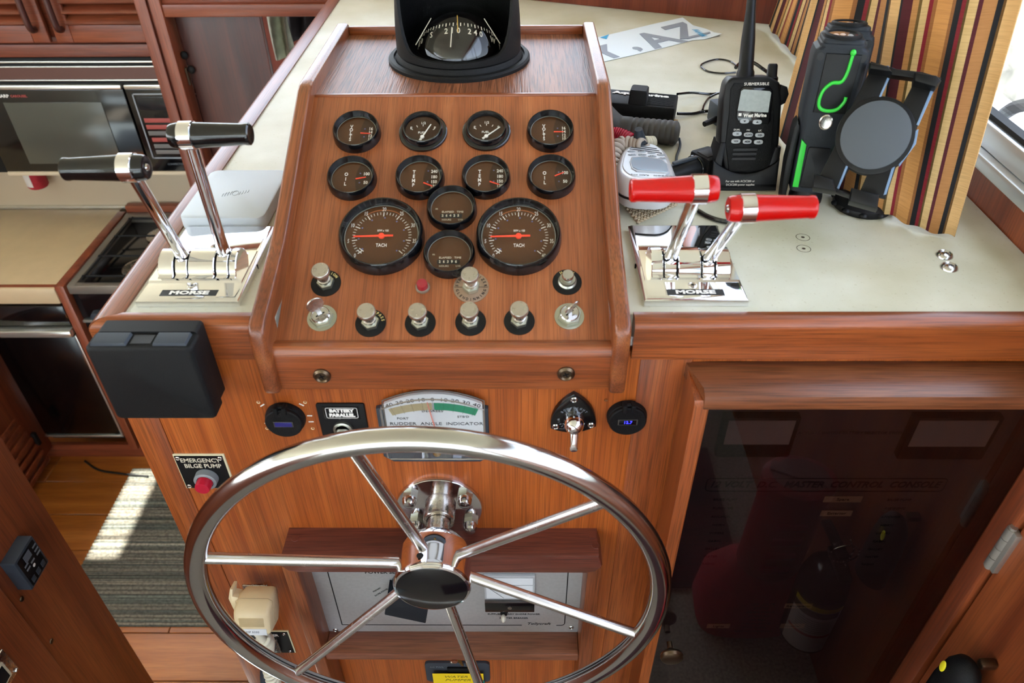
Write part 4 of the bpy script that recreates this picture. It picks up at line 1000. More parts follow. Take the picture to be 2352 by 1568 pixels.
nb = MB(); needle(nb, cx0 + .0035, cy0 + RA_ - .06, *apt(-4.5 * SCA, RA_ + .004), .0009, .0005, z + .003); nb.build('needle', pinkneedle, k)
# clear cover: rim walls and front pane
outer = archpoly(x0, x1, yb - .002, csd, ctp, .003)
t = MB(); t.loft([[(p[0], p[1], .006) for p in outer], [(p[0], p[1], .021) for p in outer]], cap=False); t.build('cover_wall', acrylic, k)
MB().prism(outer, .0205, .0215).build('cover_front', acrylic, k)
t = MB(); t.tube([(p[0], p[1], .0215) for p in outer], .0009, 6, closed=True); t.tube([(p[0], p[1], .0065) for p in outer], .0008, 6, closed=True); t.build('cover_edge', mat('cover_edge', '9A948C', .25, .6), k)
MB().lathe([(.005, .006), (.005, .008), (.0035, .0095), (0, .0095)], 14, T((L_ + Rr) / 2 + .001, bt + .0165, 0)).build('screw', brass, k)
# rounded triangle switch
k = thing('spotlight_switch', 'rounded triangular black control plate with chrome lever right of the rudder indicator', 'switch', BK(1317, 953))
FI = FRM[k.name]; tri = [inv(FI, *p_) for p_ in ((1318, 897), (1368, 972), (1264, 976))]
tp_ = []
for i in range(3):
    a, c = Vector(tri[i]), Vector(tri[(i + 1) % 3]); n_ = Vector(((c - a).y, -(c - a).x)).normalized() 
    for j in range(8):
        f = j / 8; tp_.append(tuple(a.lerp(c, f) + n_ * -.0085 * math.sin(PI * f) ** .8))
MB().prism([p for p in tp_[::-1]], 0, .006, bev=.0015).build('plate', blk_gloss, k)
for p_ in tri:
    d = Vector(p_) * .78; screw(T(d.x, d.y - .000, .0058), k, .0042, steel, h=.0016)
b = MB(); arc_text(b, 'BOW LIGHT', .0175, 90, .0042, .0061, 13); arc_text(b, 'WIPER', .018, -150, .0038, .0061, 13, False)
for a in (90, 130, 50, 215, -30): b.box((.0125, -.0003, .006), (.0155, .0003, .0063), 0, RZ(rad(a)))
b.build('lettering', grey_ink, k)
MB().lathe([(.0125, .006), (.012, .010), (.0118, .0165), (.0095, .023), (.005, .0265), (0, .0275)], 32).build('boss', chrome, k)
MB().loft([[(q_[0] * r, y + q_[1] * r * .6, zz) for q_ in circ(1, 14)] for y, zz, r in ((-.002, .0215, .0062), (-.010, .0240, .0050), (-.022, .0285, .0042), (-.026, .0295, .0046), (-.0285, .0300, .0042), (-.0295, .030, .0022))]).build('lever', chrome, k)
# emergency bilge pump
k = thing('bilge_pump_switch', 'black emergency bilge pump plate with red push button at the left edge', 'switch', BK(470, 1080))
FI = FRM[k.name]; a, c, d = inv(FI, 397, 1041), inv(FI, 514, 1039), inv(FI, 432, 1118)
MB().prism([(a.x, d.y), (c.x, d.y), (c.x, a.y), (a.x, a.y)], 0, .0022, bev=.0004).build('edge_plate', mat('cream_edge', 'D8CDA8', .5), k)
MB().prism([(a.x + .0012, d.y + .001), (c.x - .0022, d.y + .001), (c.x - .0022, a.y - .0018), (a.x + .0012, a.y - .0018)], .002, .0026).build('plate', blk, k)
xm = (a.x + c.x) / 2
b = MB(); b.text('EMERGENCY', .0102, T(xm, inv(FI, 456, 1054).y, .0026), .86, bold=.0001); b.text('BILGE PUMP', .0102, T(xm + .001, inv(FI, 462, 1066.5).y, .0026), .86, bold=.0001); b.build('lettering', cream_ink, k)
for sx, sy in ((a.x + .005, a.y - .006), (c.x - .006, a.y - .006), (a.x + .0055, d.y + .005), (c.x - .006, d.y + .005)): screw(T(sx, sy, .0025), k, .0032, steel_d, h=.0014)
M = T(xm + .001, d.y + .0225, 0)
MB().lathe([(.0145, .0025), (.0142, .011), (.0130, .0118), (.0105, .0118), (.0105, .008)], 32, M, cap=False).build('collar', mat('grey_collar', '8E9294', .55, .3), k)
MB().lathe([(.0098, .006), (.0096, .020), (.0088, .0225), (0, .0232)], 28, M).build('button', red_btn, k)
# phone holder on the left corner
k = thing('corner_bin', 'black plastic box mounted on the left front corner of the console edging', 'box', FR((-.41, .578, .92), (1, 0, 0), (0, 0, 1), (0, -1, 0)))
FI = FRM[k.name]; TL, TR_, BR, BL = (inv(FI, *p_) for p_ in ((189, 802), (437, 794), (497, 962), (272, 966)))
x0, x1, y0, y1 = (TL.x + BL.x) / 2, (TR_.x + BR.x) / 2, (BL.y + BR.y) / 2, (TL.y + TR_.y) / 2
def rb(d, z): return [(p[0], p[1], z) for p in rrect(x0 + d, y0 + d, x1 - d, y1 - d, .005, 4)]
MB().loft([rb(.000, -.0235), rb(0, -.004), rb(.0012, -.0015), rb(.004, 0)]).build('front_cover', blk_tex, k)
MB().prism(rrect(x0 + .004, y0 + .004, x1 - .002, y1 + .002, .004), -.0425, -.0235).build('rear_case', blk_matte, k)
b = MB(); b.prism([(x0 + .004, y1 - .004), (x0 + .044, y1 - .004), (x0 + .041, y1 + .003), (x0 + .007, y1 + .003)], -.021, -.003, bev=.001); b.build('top_lip', slate, k); MB().prism([(x1 - .042, y1 - .004), (x1 - .004, y1 - .004), (x1 - .007, y1 + .003), (x1 - .039, y1 + .003)], -.021, -.003, bev=.001).build('top_lip', slate, k)
MB().box((x0 + .045, y1 - .002, -.020), (x1 - .043, y1 + .0006, -.006)).build('slot', blk_ink, k)
# ---------------------------------------------------------------- shore power panel in its frame
k = thing('shore_power_unit', 'silver shore power panel recessed in a teak frame behind the wheel hub', 'panel', FR((wx, YB, .5), (1, 0, 0), (0, 0, 1), (0, -1, 0)))
FI = FRM[k.name]
def L(px_, py_, h): return inv(FI, px_, py_, h)
DP = .046
a0, a1 = L(641, 1296, DP), L(1386, 1288, DP); b0 = L(683, 1316, DP); b1 = L(1349, 1312, DP); sl = L(748, 1521, DP); s2 = L(1331, 1519, DP)
x0, x1 = a0.x, a1.x; yt = a0.y; xi0, xi1 = b0.x, b1.x; yi = b0.y; yb = L(740, 1507, DP).y; ybb = sl.y
MB().prism([(x0 + .006, yt + .018), (x1 - .006, yt + .018), (x1, yt - .004), (x1 - .008, yt - .016), (xi1, yi), (xi0, yi), (x0 + .008, yt - .016), (x0, yt - .004)], 0, DP, bev=.004, seg=2).build('top_rail', w_redcap, k)
MB().box((x0 + .001, -.45, 0), (xi0, yt - .008, DP - .001), .002).build('left_stile', w_trimy, k)
MB().box((xi1, -.45, 0), (x1 - .001, yt - .008, DP - .001), .002).build('right_stile', w_trimy, k)
MB().box((xi0, ybb, 0), (xi1, yb, DP - .004), .0025).build('ledge', w_ledge, k)
for px_, py_ in ((678, 1236), (1361, 1230), (1368, 1252)):
    q = az(px_, py_, .5 + yt + .0182); o = MB().lathe([(.0055, 0), (.0052, .0008), (0, .001)], 18, T(*q)).build('wood_plug', w_redcap, k, True)
fp = MB().box((xi0, yb, .002), (xi1, yi + .03, .0045)).build('face_plate', alumf, k)
z = .0046
q0, q1, q2, q3 = L(754, 1318, z), L(1305, 1312, z), L(1300, 1430, z), L(788, 1434, z)
b = MB(); fx0, fx1, fyb = q0.x, q1.x, q3.y
b.box((fx0 - .0008, fyb, 0), (fx0 + .0008, yi + .02, .0003), 0, T(0, 0, z)); b.box((fx1 - .0008, fyb + .006, 0), (fx1 + .0008, yi + .02, .0003), 0, T(0, 0, z))
lx0, lx1 = L(1200, 1432, z).x, L(1278, 1432, z).x
b.box((fx0, fyb - .0008, z), (lx0 - .001, fyb + .0008, z + .0003)); b.box((lx1, fyb - .0008, z), (fx1 - .006, fyb + .0008, z + .0003))
b.tube([(fx1 - .006 + .006 * math.sin(t_), fyb + .006 - .006 * math.cos(t_), z) for t_ in [PI / 2 * i / 6 for i in range(7)]], .0007, 4)
p_ = L(846, 1314, z); b.text('POWER SELECTOR', .0098, T(p_.x + .034, p_.y, z), .95, bold=.0002)
p_ = L(1180, 1309, z); b.text('LOAD CURRENT', .0098, T(p_.x - .002, p_.y, z), .95, bold=.0002)
p_ = L(1180, 1410, z); b.text('SUPPLIMENTARY SHORE POWER', .0052, T(p_.x, p_.y, z), 1.05, bold=.0001); p_ = L(1180, 1419, z); b.text('MASTER BREAKER', .0052, T(p_.x, p_.y, z), 1.05, bold=.0001)
p_ = L(1238, 1432, z); b.text('Tollycraft', .0085, T(p_.x, p_.y, z) @ Matrix(((1, .25, 0, 0), (0, 1, 0, 0), (0, 0, 1, 0), (0, 0, 0, 1))), 1.1, bold=.0001)
p_ = L(866, 1354, z); b.text('PRIMARY', .0042, T(p_.x, p_.y, z) @ RZ(rad(42)), 1); p_ = L(876, 1360, z); b.text('SHORE POWER', .0042, T(p_.x, p_.y, z) @ RZ(rad(42)), 1)
b.build('lettering', blk_ink, fp)
for px_, py_ in ((771, 1446), (1312, 1440)):
    p_ = L(px_, py_, z); screw(T(p_.x, p_.y, z), k, .0042, steel_d, h=.0016)
# selector handle
c0, c1, c2, c3 = L(890, 1365, .03), L(985, 1388, .03), L(978, 1430, .03), L(883, 1410, .03)
MB().prism([tuple(c3), tuple(c2), tuple(c1), tuple(c0)], .006, .032, bev=.003).build('selector_handle', navyblk, k)
cx_, cy_ = (c0.x + c1.x) / 2, (c0.y + c1.y) / 2
MB().lathe([(.026, .0045), (.026, .008), (.024, .009), (0, .009)], 32, T(cx_, cy_ + .005, 0)).build('selector_base', blk, k)
# ammeter
m0, m1, m2, m3 = L(1112, 1326, .012), L(1228, 1322, .012), L(1226, 1398, .012), L(1116, 1400, .012)
mx0, mx1, myt, myb = m3.x - .001, m2.x + .001, m0.y, m3.y
MB().box((mx0, myb, .0045), (mx1, myt, .010), .001).build('meter_body', mat('meter_body', 'C4C8CC', .35), k)
MB().box((mx0, myb, .010), (mx1, myb + (myt - myb) * .30, .016), .001).build('meter_base', blk_gloss, k)
me_ = MB().box((mx0 + .003, myb + (myt - myb) * .34, .0101), (mx1 - .003, myt - .004, .0106)).build('meter_dial', mat('meter_dial', 'E6EAEE', .5), k)
b = MB(); b.text('AC AMPERES', .0046, T((mx0 + mx1) / 2, myb + (myt - myb) * .56, .0107), 1.1); b.text('7 HERTZ', .003, T((mx0 + mx1) / 2, myb + (myt - myb) * .47, .0107), 1.1)
needle(b, mx0 + .028, myb + (myt - myb) * .36, mx0 + .007, myb + (myt - myb) * .66, .0002, .0002, .0108)
b.box((mx0 + .003, myb + (myt - myb) * .74, .0106), (mx1 - .003, myb + (myt - myb) * .75, .0108)); b.build('lettering', grey_ink, me_)
MB().box((mx0, myb + (myt - myb) * .31, .0105), (mx1, myt, .0175), .0015).build('meter_cover', acrylic, k)
MB().lathe([(.003, 0), (.0028, .001), (0, .0012)], 12, T((mx0 + mx1) / 2, myb + (myt - myb) * .14, .016)).build('meter_screw', steel_d, k)
p_ = L(1158, 1408, z); MB().lathe([(.006, 0), (.005, .004), (.003, .005)], 14, T(p_.x, p_.y + .003, z)).build('breaker_collar', blk, k)
MB().ball((p_.x - .001, p_.y + .002, z + .010), .004, (1, 1.6, 1.5)).build('breaker_toggle', mat('ivory', 'DAD4C4', .4), k)
# ---------------------------------------------------------------- ignition lock box and yellow note under the frame
k2 = thing('lock_plate', 'dark grey lock plate with keys under the power panel ledge', 'lock', FR((wx, YB, .5), (1, 0, 0), (0, 0, 1), (0, -1, 0))); FI = FRM[k2.name]
l0, l1, l2 = L(975, 1524, .004), L(1124, 1522, .004), L(985, 1556, .004)
def Lq(px_, py_, h): return inv(FI, px_, py_, h)
MB().prism(rrect(l0.x, l2.y - .012, l1.x, l0.y + .004, .008), 0, .005, bev=.001).build('plate', slate, k2)
p0, p1 = Lq(1028, 1540, .006), Lq(1080, 1528, .006)
MB().box((p0.x, p0.y - .006, .005), (p0.x + .052, p0.y + .012, .009), .001).build('lock_face', blk_matte, k2)
p_ = Lq(1003, 1533, .006); MB().text('AC PWR', .0055, T(p_.x, p_.y, .0052), 1.1).build('lettering', grey_ink, k2)
p_ = Lq(1044, 1520, .03)
MB().lathe([(.0048, -.012), (.0048, .0), (0, .001)], 16, T(p_.x, p_.y, .03)).build('key_bow', mat('copper_key', 'C98A70', .3, 1), k2)
MB().prism([(p_.x + .001, p_.y - .002), (p_.x + .010, p_.y - .024), (p_.x + .013, p_.y - .024), (p_.x + .008, p_.y - .002)], .022, .024).build('hanging_key', brass, k2)
MB().ball((p_.x - .005, p_.y - .006, .026), .003).build('key_ring', steel_d, k2)
nn = thing('yellow_note', 'yellow paper note with handwriting under the power panel ledge', 'note', FR(ay(1050, 1556, YB - .012), (1, 0, 0), (0, 0, 1), (0, -1, 0))); FI = FRM[nn.name]
n0, n1 = Lq(993, 1546, 0), Lq(1110, 1544, 0)
MB().box((n0.x, n0.y - .075, 0), (n1.x, n0.y, .0005)).build('sheet', yellow_note, nn)
b = MB(); sh = Matrix(((1, .35, 0, 0), (0, 1, 0, 0), (0, 0, 1, 0), (0, 0, 0, 1)))
b.text('WATER', .009, T((n0.x + n1.x) / 2 - .003, n0.y - .010, .0006) @ sh, 1.3); b.text('PUMPER', .010, T((n0.x + n1.x) / 2, n0.y - .021, .0006) @ sh, 1.2); b.build('handwriting', mat('ochre_ink', '7A6A10', .6), nn)
# ---------------------------------------------------------------- microphone, hook and hailer plate
hk = thing('microphone_hook', 'small metal microphone hook screwed to the bulkhead above the cream microphone', 'hook', BK(588, 1346)); FI = FRM[hk.name]
MB().box((-.019, -.012, 0), (.019, .006, .003), .001).box((-.017, -.03, 0), (-.012, -.006, .012), .001).box((.012, -.03, 0), (.017, -.006, .012), .001).box((-.010, -.022, .003), (.010, -.008, .009), .001).build('plate', steel_d, hk)
MB().ball((0, .000, .003), .0032, (1.6, 1, .8)).build('screw', steel, hk)
mc = thing('cream_microphone', 'cream handheld microphone hanging on the bulkhead left of the power panel', 'microphone', FR(ay(575, 1408, .56), (1, 0, 0), (0, .34, 1), (0, -1, .34))); FI = FRM[mc.name]
f = [inv(FI, *p_, .0) for p_ in ((532, 1406), (617, 1410), (614, 1461), (546, 1460))]
X0, X1, Y1, Y0 = f[0].x, f[1].x, (f[0].y + f[1].y) / 2, (f[2].y + f[3].y) / 2
def mr(d, z, dt=0, db=0): return [(p[0], p[1], z) for p in rrect(X0 + d, Y0 + d + db, X1 - d, Y1 - d + dt, .007, 4)]
MB().loft([mr(.006, -.052, .008, .010), mr(.002, -.047, .010, .006), mr(-.001, -.030, .010, .001), mr(0, -.006, .003), mr(.001, -.002), mr(.004, 0)]).build('body', cream_pl, mc)
gr = MB()
for i in range(15): gr.box((X0 + .008, Y0 + .016 + i * (Y1 - Y0 - .024) / 15, 0), (X1 - .008, Y0 + .016 + (i + .55) * (Y1 - Y0 - .024) / 15, .0012), .0003, None, 1)
gr.build('grille', cream_pl, mc)
MB().box((X0 + .004, Y0 + .002, -.001), (X1 - .006, Y0 + .0125, .0006)).build('label', mat('pale_label', 'D4D6DA', .4), mc)
MB().text('MP 5330', .0042, T((X0 + X1) / 2, Y0 + .0072, .0007), 1.2).build('lettering', grey_ink, mc)
MB().prism([(X0 - .002, Y1 - .032), (X0 - .009, Y1 - .006), (X0 - .012, Y1 + .006), (X0 - .008, Y1 + .022), (X0 - .004, Y1 + .022), (X0 - .006, Y1 + .010), (X0 + .002, Y1 + .008), (X0 + .002, Y1 - .03)], -.040, -.022, bev=.001).build('talk_key', cream_pl, mc)
g = MB(); 
for zz in (-.0165, -.030):
    g.tube([(X0 - .0002, Y0 + .01, zz), (X0 - .0002, Y1 + .006, zz - .001), (X0 + .006, Y1 + .0095, zz - .002), (X1 - .006, Y1 + .0095, zz - .002), (X1 + .0004, Y1 + .006, zz - .001), (X1 + .0004, Y0 + .01, zz)], .0005, 5)
g.build('seam', mat('cream_shadow', 'B49C78', .6), mc)  # case seam lines in a darker cream
e = FRM[mc.name] @ Vector(((X0 + X1) / 2 - .002, Y0 + .002, -.010)); 
st_ = [e, e + Vector((.002, .004, -.022))]
MB().tube(smooth_path(st_ + [e + Vector((.002, .008, -.045))], 4), [.0055] * 8 + [.0065], 10).build('strain_relief', cream_cord, mc, True)
c0 = e + Vector((.002, .008, -.038))
MB().tube(coil([c0, c0 + Vector((-.004, .012, -.03)), c0 + Vector((-.016, .018, -.08)), c0 + Vector((-.024, .02, -.15)), c0 + Vector((-.026, .02, -.24))], .0078, .0034, 26, 6, 18), .0035, 10).build('coiled_cord', cream_cord, mc, True)
hp = thing('hailer_socket', 'black hailer socket plate with a grey plug behind the cream microphone', 'socket', BK(635, 1470)); FI = FRM[hp.name]
a, c, d = inv(FI, 600, 1447), inv(FI, 660, 1447), inv(FI, 678, 1495); a.x = c.x - .064
MB().box((a.x, d.y - .001, 0), (c.x + .002, a.y + .001, .0022), .0004).build('edge_plate', mat('cream_edge2', 'D8CDA8', .5), hp)
MB().box((a.x + .001, d.y, .002), (c.x, a.y - .0006, .0027)).build('plate', blk, hp)
MB().text('HAILER', .0085, T(c.x - .030, a.y - .0105, .0028), 1.05, bold=.0001).build('lettering', white, hp)
MB().box((c.x - .052, d.y + .003, .0026), (c.x - .020, a.y - .020, .005), .0006).build('socket_plate', steel_d, hp)
for sx, sy in ((c.x - .006, a.y - .006), (c.x - .006, d.y + .005), (c.x - .048, a.y - .024)): screw(T(sx, sy, .0026), hp, .003, steel_d, h=.0014)
pc = Vector((c.x - .034, (a.y + d.y) / 2 - .004, .004))
MB().cyl(pc, pc + Vector((0, -.002, .022)), .0105, .010, 20).build('plug', grey_pl, hp)
MB().tube(smooth_path([pc + Vector((0, 0, .020)), pc + Vector((0, -.010, .034)), pc + Vector((-.004, -.04, .042)), pc + Vector((-.010, -.09, .042)), pc + Vector((-.016, -.2, .040))], 6), [.0105] * 8 + [.0085] * 30, 12).build('cable', slate, hp) if False else MB().tube(smooth_path([pc + Vector((0, 0, .020)), pc + Vector((0, -.010, .034)), pc + Vector((-.004, -.04, .042)), pc + Vector((-.010, -.09, .042)), pc + Vector((-.016, -.2, .040))], 6), .0088, 12).build('cable', slate, hp)

# ================================================================== ELECTRICAL CABINET WITH SMOKED DOOR (right of the wheel)
YF = .576
cbn = thing('switchboard_cabinet', 'wood framed cabinet with dark smoked acrylic door right of the steering wheel', 'cabinet', (.4, YF, .5))
cl = ay(1571, 832, YB); zt = .9425; xl = .1955
xi = ay(1630, 940, YF).x; zi_ = ay(1630, 940, YF).z
# top rail with sloping rounded top; mitred left stile
RP = [(YB, zt), (YF + .012, zt), (YF + .003, zt - .004), (YF, zt - .012), (YF, zi_), (YB, zi_)]
def sect(x, m=0): return [(x, y, z_) for y, z_ in RP]
MB().loft([[(xl - .012 + (.0 if y > YF + .03 else .012), y, z_) for y, z_ in RP], [(.599, y, z_) for y, z_ in RP]]).build('top_rail', w_cap, cbn, True)
MB().prism([(YB, zt - .002), (YF + .004, zt - .010), (YF + .001, zt - .016), (YF + .001, -.0), (YB, 0)], xl - .010, xi, CP, bev=.002, seg=1).build('left_stile', w_trimz, cbn, True)
dg = MB().box((xi - .005, YF + .008, 0), (.584, YF + .012, zi_ + .01)).build('door_pane', glass_smoke, cbn, True)
YPN = YB + .012
swp = mat('panel_face', '6A5E5C', .5)
MB().box((xi - .02, YPN, .0), (.599, YPN + .006, zi_ + .05)).build('switch_panel', swp, cbn, True)
PF_ = FR((.4, YPN, .5), (1, 0, 0), (0, 0, 1), (0, -1, 0))
def PQ(px_, py_, h=.001): return inv(PF_, px_, py_, h)
b = MB(); p_ = PQ(1895, 1114); e0, e1 = PQ(1622, 1114), PQ(2172, 1114); hh = .0125
b.text('12 VOLT  D.C.  MASTER  CONTROL  CONSOLE', .0165, PF_ @ T(p_.x, p_.y, .0005) @ Matrix(((1, .2, 0, 0), (0, 1, 0, 0), (0, 0, 1, 0), (0, 0, 0, 1))), (e1.x - e0.x - .012) / .345, bold=.0003)
b.tube([(p[0], p[1], .0005) for p in rrect(e0.x, p_.y - hh, e1.x, p_.y + hh, .006)], .0007, 4, closed=True, M=PF_)
for i in range(9):
    for x in (e0.x + .03, e1.x - .05):
        b.text(('BILGE PUMP', 'RUNNING', 'ANCHOR', 'HORN', 'WIPERS', 'CABIN', 'GALLEY', 'WATER', 'RADIO')[i], .006, PF_ @ T(x, p_.y - .03 - i * .018, .0005), 1)
b.text('WINCH ACTUATE SWITCH', .006, PF_ @ T(PQ(1860, 995).x, PQ(1860, 995).y, .0005), 1); b.text('BATTERY SELECTOR SWITCH', .006, PF_ @ T(PQ(2010, 995).x, PQ(2010, 995).y, .0005), 1)
b.build('lettering', blk_ink, cbn, True)
for (ax0, ay0), (ax1, ay1) in (((1660, 945), (1815, 1010)), ((2095, 945), (2260, 1015))):
    q0, q1 = PQ(ax0, ay0), PQ(ax1, ay1)
    MB().box((q0.x, q1.y - .02, 0), (q1.x, q0.y, .012), .002, PF_).build('meter_body', blk_matte, cbn, True)
    md = MB().box((q0.x + .006, q1.y + .004, .012), (q1.x - .006, q0.y - .004, .0125), 0, PF_).build('meter_dial', mat('meter_dial_b', 'B4AC9C', .5), cbn, True)
    b = MB(); b.text('VOLTS' if ax0 < 1800 else 'AMPERES', .006, PF_ @ T((q0.x + q1.x) / 2 + .005, q1.y + .012, .0126), 1); needle(b, q0.x + .05, q1.y + .006, q0.x + .018, q0.y - .006, .0003, .0003, .0127)
    bm_ = b; bm_.build('meter_print', blk_ink, cbn, True) if False else b.bm.free()
for (x_, y_), w_, t_ in (((1936, 1146), .050, 'Spare'), ((1921, 1178), .042, 'Exterior'), ((1834, 1391), .042, 'Refrigerator'), ((1820, 1437), .038, 'Inverter'), ((1650, 1437), .036, 'Lights')):
    q = PQ(x_, y_); MB().box((-w_ / 2, -.006, 0), (w_ / 2, .006, .001), .0002, PF_ @ T(q.x, q.y, .0005)).build('label_tape', mat('label_tape', 'C8B088', .5), cbn, True)
    MB().text(t_, .0075, PF_ @ T(q.x, q.y, .0017), 1).build('label_print', blk_ink, cbn, True)
# door knob
q = ay(1548, 1540, YF - .02)
kb = MB().lathe([(.004, 0), (.004, .010), (.0075, .013), (.0155, .018), (.017, .022), (.0155, .026), (.011, .028), (0, .0285)], 28, FR((ay(1545, 1520, YF - .03).x, YF, ay(1545, 1520, YF - .03).z), (1, 0, 0), (0, 0, 1), (0, -1, 0))).build('knob', bronze, cbn, True, label='dark bronze door knob')

# ---------------------------------------------------------------- locker on the starboard side wall, facing port
XW = .585
eg = ax(2200, 1318, XW)
struct(MB().box((XW - .004, eg.y - .036, 0), (.602, eg.y, 1.0), .004).build('trim_8', w_side))
lk = thing('locker_door', 'teak locker door with a steel hinge on the right side wall', 'door', (XW, .2, .5))
MB().box((XW + .001, -.6, .1), (XW + .014, eg.y - .040, .92), .003).build('leaf', w_side, lk, True)
h0, h1 = ax(2322, 1212, XW - .006), ax(2268, 1300, XW - .006)
hb = MB()
n = 4
hz0, hz1 = min(h0.z, h1.z), max(h0.z, h1.z); hy = (h0.y + h1.y) / 2
for i in range(n):
    a, c = hz0 + (hz1 - hz0) * i / n, hz0 + (hz1 - hz0) * (i + 1) / n; hb.cyl((XW - .004, hy, a + .0006), (XW - .004, hy, c - .0006), .0062, seg=14)
hb.cyl((XW - .004, hy, hz0 - .003), (XW - .004, hy, hz1 + .003), .0045, seg=10); hb.box((XW - .006, hy - .012, hz0), (XW + .002, hy + .006, hz1), .001)
hb.build('hinge', hinge_m, lk, True)
# torch hung on the locker door
hd = thing('wall_torch', 'black rubber torch with a yellow dot hung on the right locker door', 'torch', FR(ax(2215, 1545, XW - .03), (0, -1, 0), (0, 0, 1), (-1, 0, 0)))
MB().loft([[(q_[0] * w, q_[1] * w * .8 if False else y, q_[1] * w * .75) for q_ in circ(1, 20)] for y, w in ((-.12, .030), (-.04, .030), (-.005, .026), (.012, .019), (.020, .010), (.022, .002))]).build('body', blk_tex, hd)
MB().ball((-.012, -.006, .0195), .007, (.7, 1.5, .25)).build('dot', yellow_dot, hd)
MB().box((-.006, .016, -.03), (.006, .028, -.010), .003).build('hanger', bronze, hd)

# ---------------------------------------------------------------- things standing on the saloon floor, mirrored by the smoked door
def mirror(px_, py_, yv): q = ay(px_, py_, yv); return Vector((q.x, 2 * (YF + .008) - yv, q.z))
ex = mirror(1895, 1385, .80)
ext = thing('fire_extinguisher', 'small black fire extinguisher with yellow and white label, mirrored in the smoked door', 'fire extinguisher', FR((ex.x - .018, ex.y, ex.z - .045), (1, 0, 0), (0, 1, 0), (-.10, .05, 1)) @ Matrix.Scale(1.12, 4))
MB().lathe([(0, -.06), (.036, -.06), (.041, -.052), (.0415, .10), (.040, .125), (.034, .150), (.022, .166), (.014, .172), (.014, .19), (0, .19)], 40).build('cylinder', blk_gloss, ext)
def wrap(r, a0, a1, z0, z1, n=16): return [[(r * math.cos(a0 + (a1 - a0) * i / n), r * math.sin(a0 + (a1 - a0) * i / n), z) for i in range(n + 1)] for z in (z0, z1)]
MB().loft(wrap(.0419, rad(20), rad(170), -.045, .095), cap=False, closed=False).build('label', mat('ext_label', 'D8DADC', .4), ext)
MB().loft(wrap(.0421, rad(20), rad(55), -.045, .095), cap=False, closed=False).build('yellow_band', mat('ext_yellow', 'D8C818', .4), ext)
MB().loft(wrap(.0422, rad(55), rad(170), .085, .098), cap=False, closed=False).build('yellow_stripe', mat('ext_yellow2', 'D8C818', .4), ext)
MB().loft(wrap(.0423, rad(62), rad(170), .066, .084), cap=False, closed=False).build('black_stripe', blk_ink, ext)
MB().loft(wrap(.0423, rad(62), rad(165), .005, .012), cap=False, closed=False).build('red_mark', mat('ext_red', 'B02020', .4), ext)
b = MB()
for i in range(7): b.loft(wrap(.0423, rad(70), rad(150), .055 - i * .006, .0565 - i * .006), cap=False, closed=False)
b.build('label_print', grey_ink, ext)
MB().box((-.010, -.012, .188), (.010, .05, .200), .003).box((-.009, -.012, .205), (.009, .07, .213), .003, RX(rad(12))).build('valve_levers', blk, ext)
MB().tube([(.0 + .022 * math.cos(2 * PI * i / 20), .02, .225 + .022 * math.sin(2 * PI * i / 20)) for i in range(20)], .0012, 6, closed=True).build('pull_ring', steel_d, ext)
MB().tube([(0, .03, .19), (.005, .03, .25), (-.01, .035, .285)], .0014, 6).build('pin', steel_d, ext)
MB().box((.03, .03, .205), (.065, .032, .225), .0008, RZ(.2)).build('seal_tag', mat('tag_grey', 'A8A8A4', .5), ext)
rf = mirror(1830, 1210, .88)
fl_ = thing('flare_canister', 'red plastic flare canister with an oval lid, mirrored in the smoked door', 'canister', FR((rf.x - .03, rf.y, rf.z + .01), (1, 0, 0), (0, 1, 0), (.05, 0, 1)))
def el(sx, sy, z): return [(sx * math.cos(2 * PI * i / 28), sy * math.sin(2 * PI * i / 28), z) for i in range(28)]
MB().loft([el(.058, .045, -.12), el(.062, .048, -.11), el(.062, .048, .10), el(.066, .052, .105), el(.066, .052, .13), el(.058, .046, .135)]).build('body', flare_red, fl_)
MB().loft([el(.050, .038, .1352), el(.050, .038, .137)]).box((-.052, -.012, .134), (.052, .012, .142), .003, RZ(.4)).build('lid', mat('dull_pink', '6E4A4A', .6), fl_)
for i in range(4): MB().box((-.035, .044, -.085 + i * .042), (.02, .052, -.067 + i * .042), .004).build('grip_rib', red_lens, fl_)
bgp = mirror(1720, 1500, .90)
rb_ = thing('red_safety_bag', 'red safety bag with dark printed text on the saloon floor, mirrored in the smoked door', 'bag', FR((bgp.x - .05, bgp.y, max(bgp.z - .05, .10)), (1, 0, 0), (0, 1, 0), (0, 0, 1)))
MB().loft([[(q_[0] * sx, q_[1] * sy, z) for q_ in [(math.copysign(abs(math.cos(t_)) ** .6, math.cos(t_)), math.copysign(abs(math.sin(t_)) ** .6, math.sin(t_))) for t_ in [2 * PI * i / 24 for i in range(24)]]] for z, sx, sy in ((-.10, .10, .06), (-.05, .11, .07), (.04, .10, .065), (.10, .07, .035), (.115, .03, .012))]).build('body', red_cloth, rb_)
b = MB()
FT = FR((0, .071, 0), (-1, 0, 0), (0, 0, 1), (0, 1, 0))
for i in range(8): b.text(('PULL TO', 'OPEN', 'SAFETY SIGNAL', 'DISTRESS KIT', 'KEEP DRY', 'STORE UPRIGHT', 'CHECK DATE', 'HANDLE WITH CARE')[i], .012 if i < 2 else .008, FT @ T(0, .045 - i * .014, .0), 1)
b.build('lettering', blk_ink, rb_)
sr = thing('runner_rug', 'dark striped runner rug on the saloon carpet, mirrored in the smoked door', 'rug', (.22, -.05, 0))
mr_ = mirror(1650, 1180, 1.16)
MB().box((-.28, -.16, 0), (.28, .26, .008), .002).build('pile', m_rug2, sr)
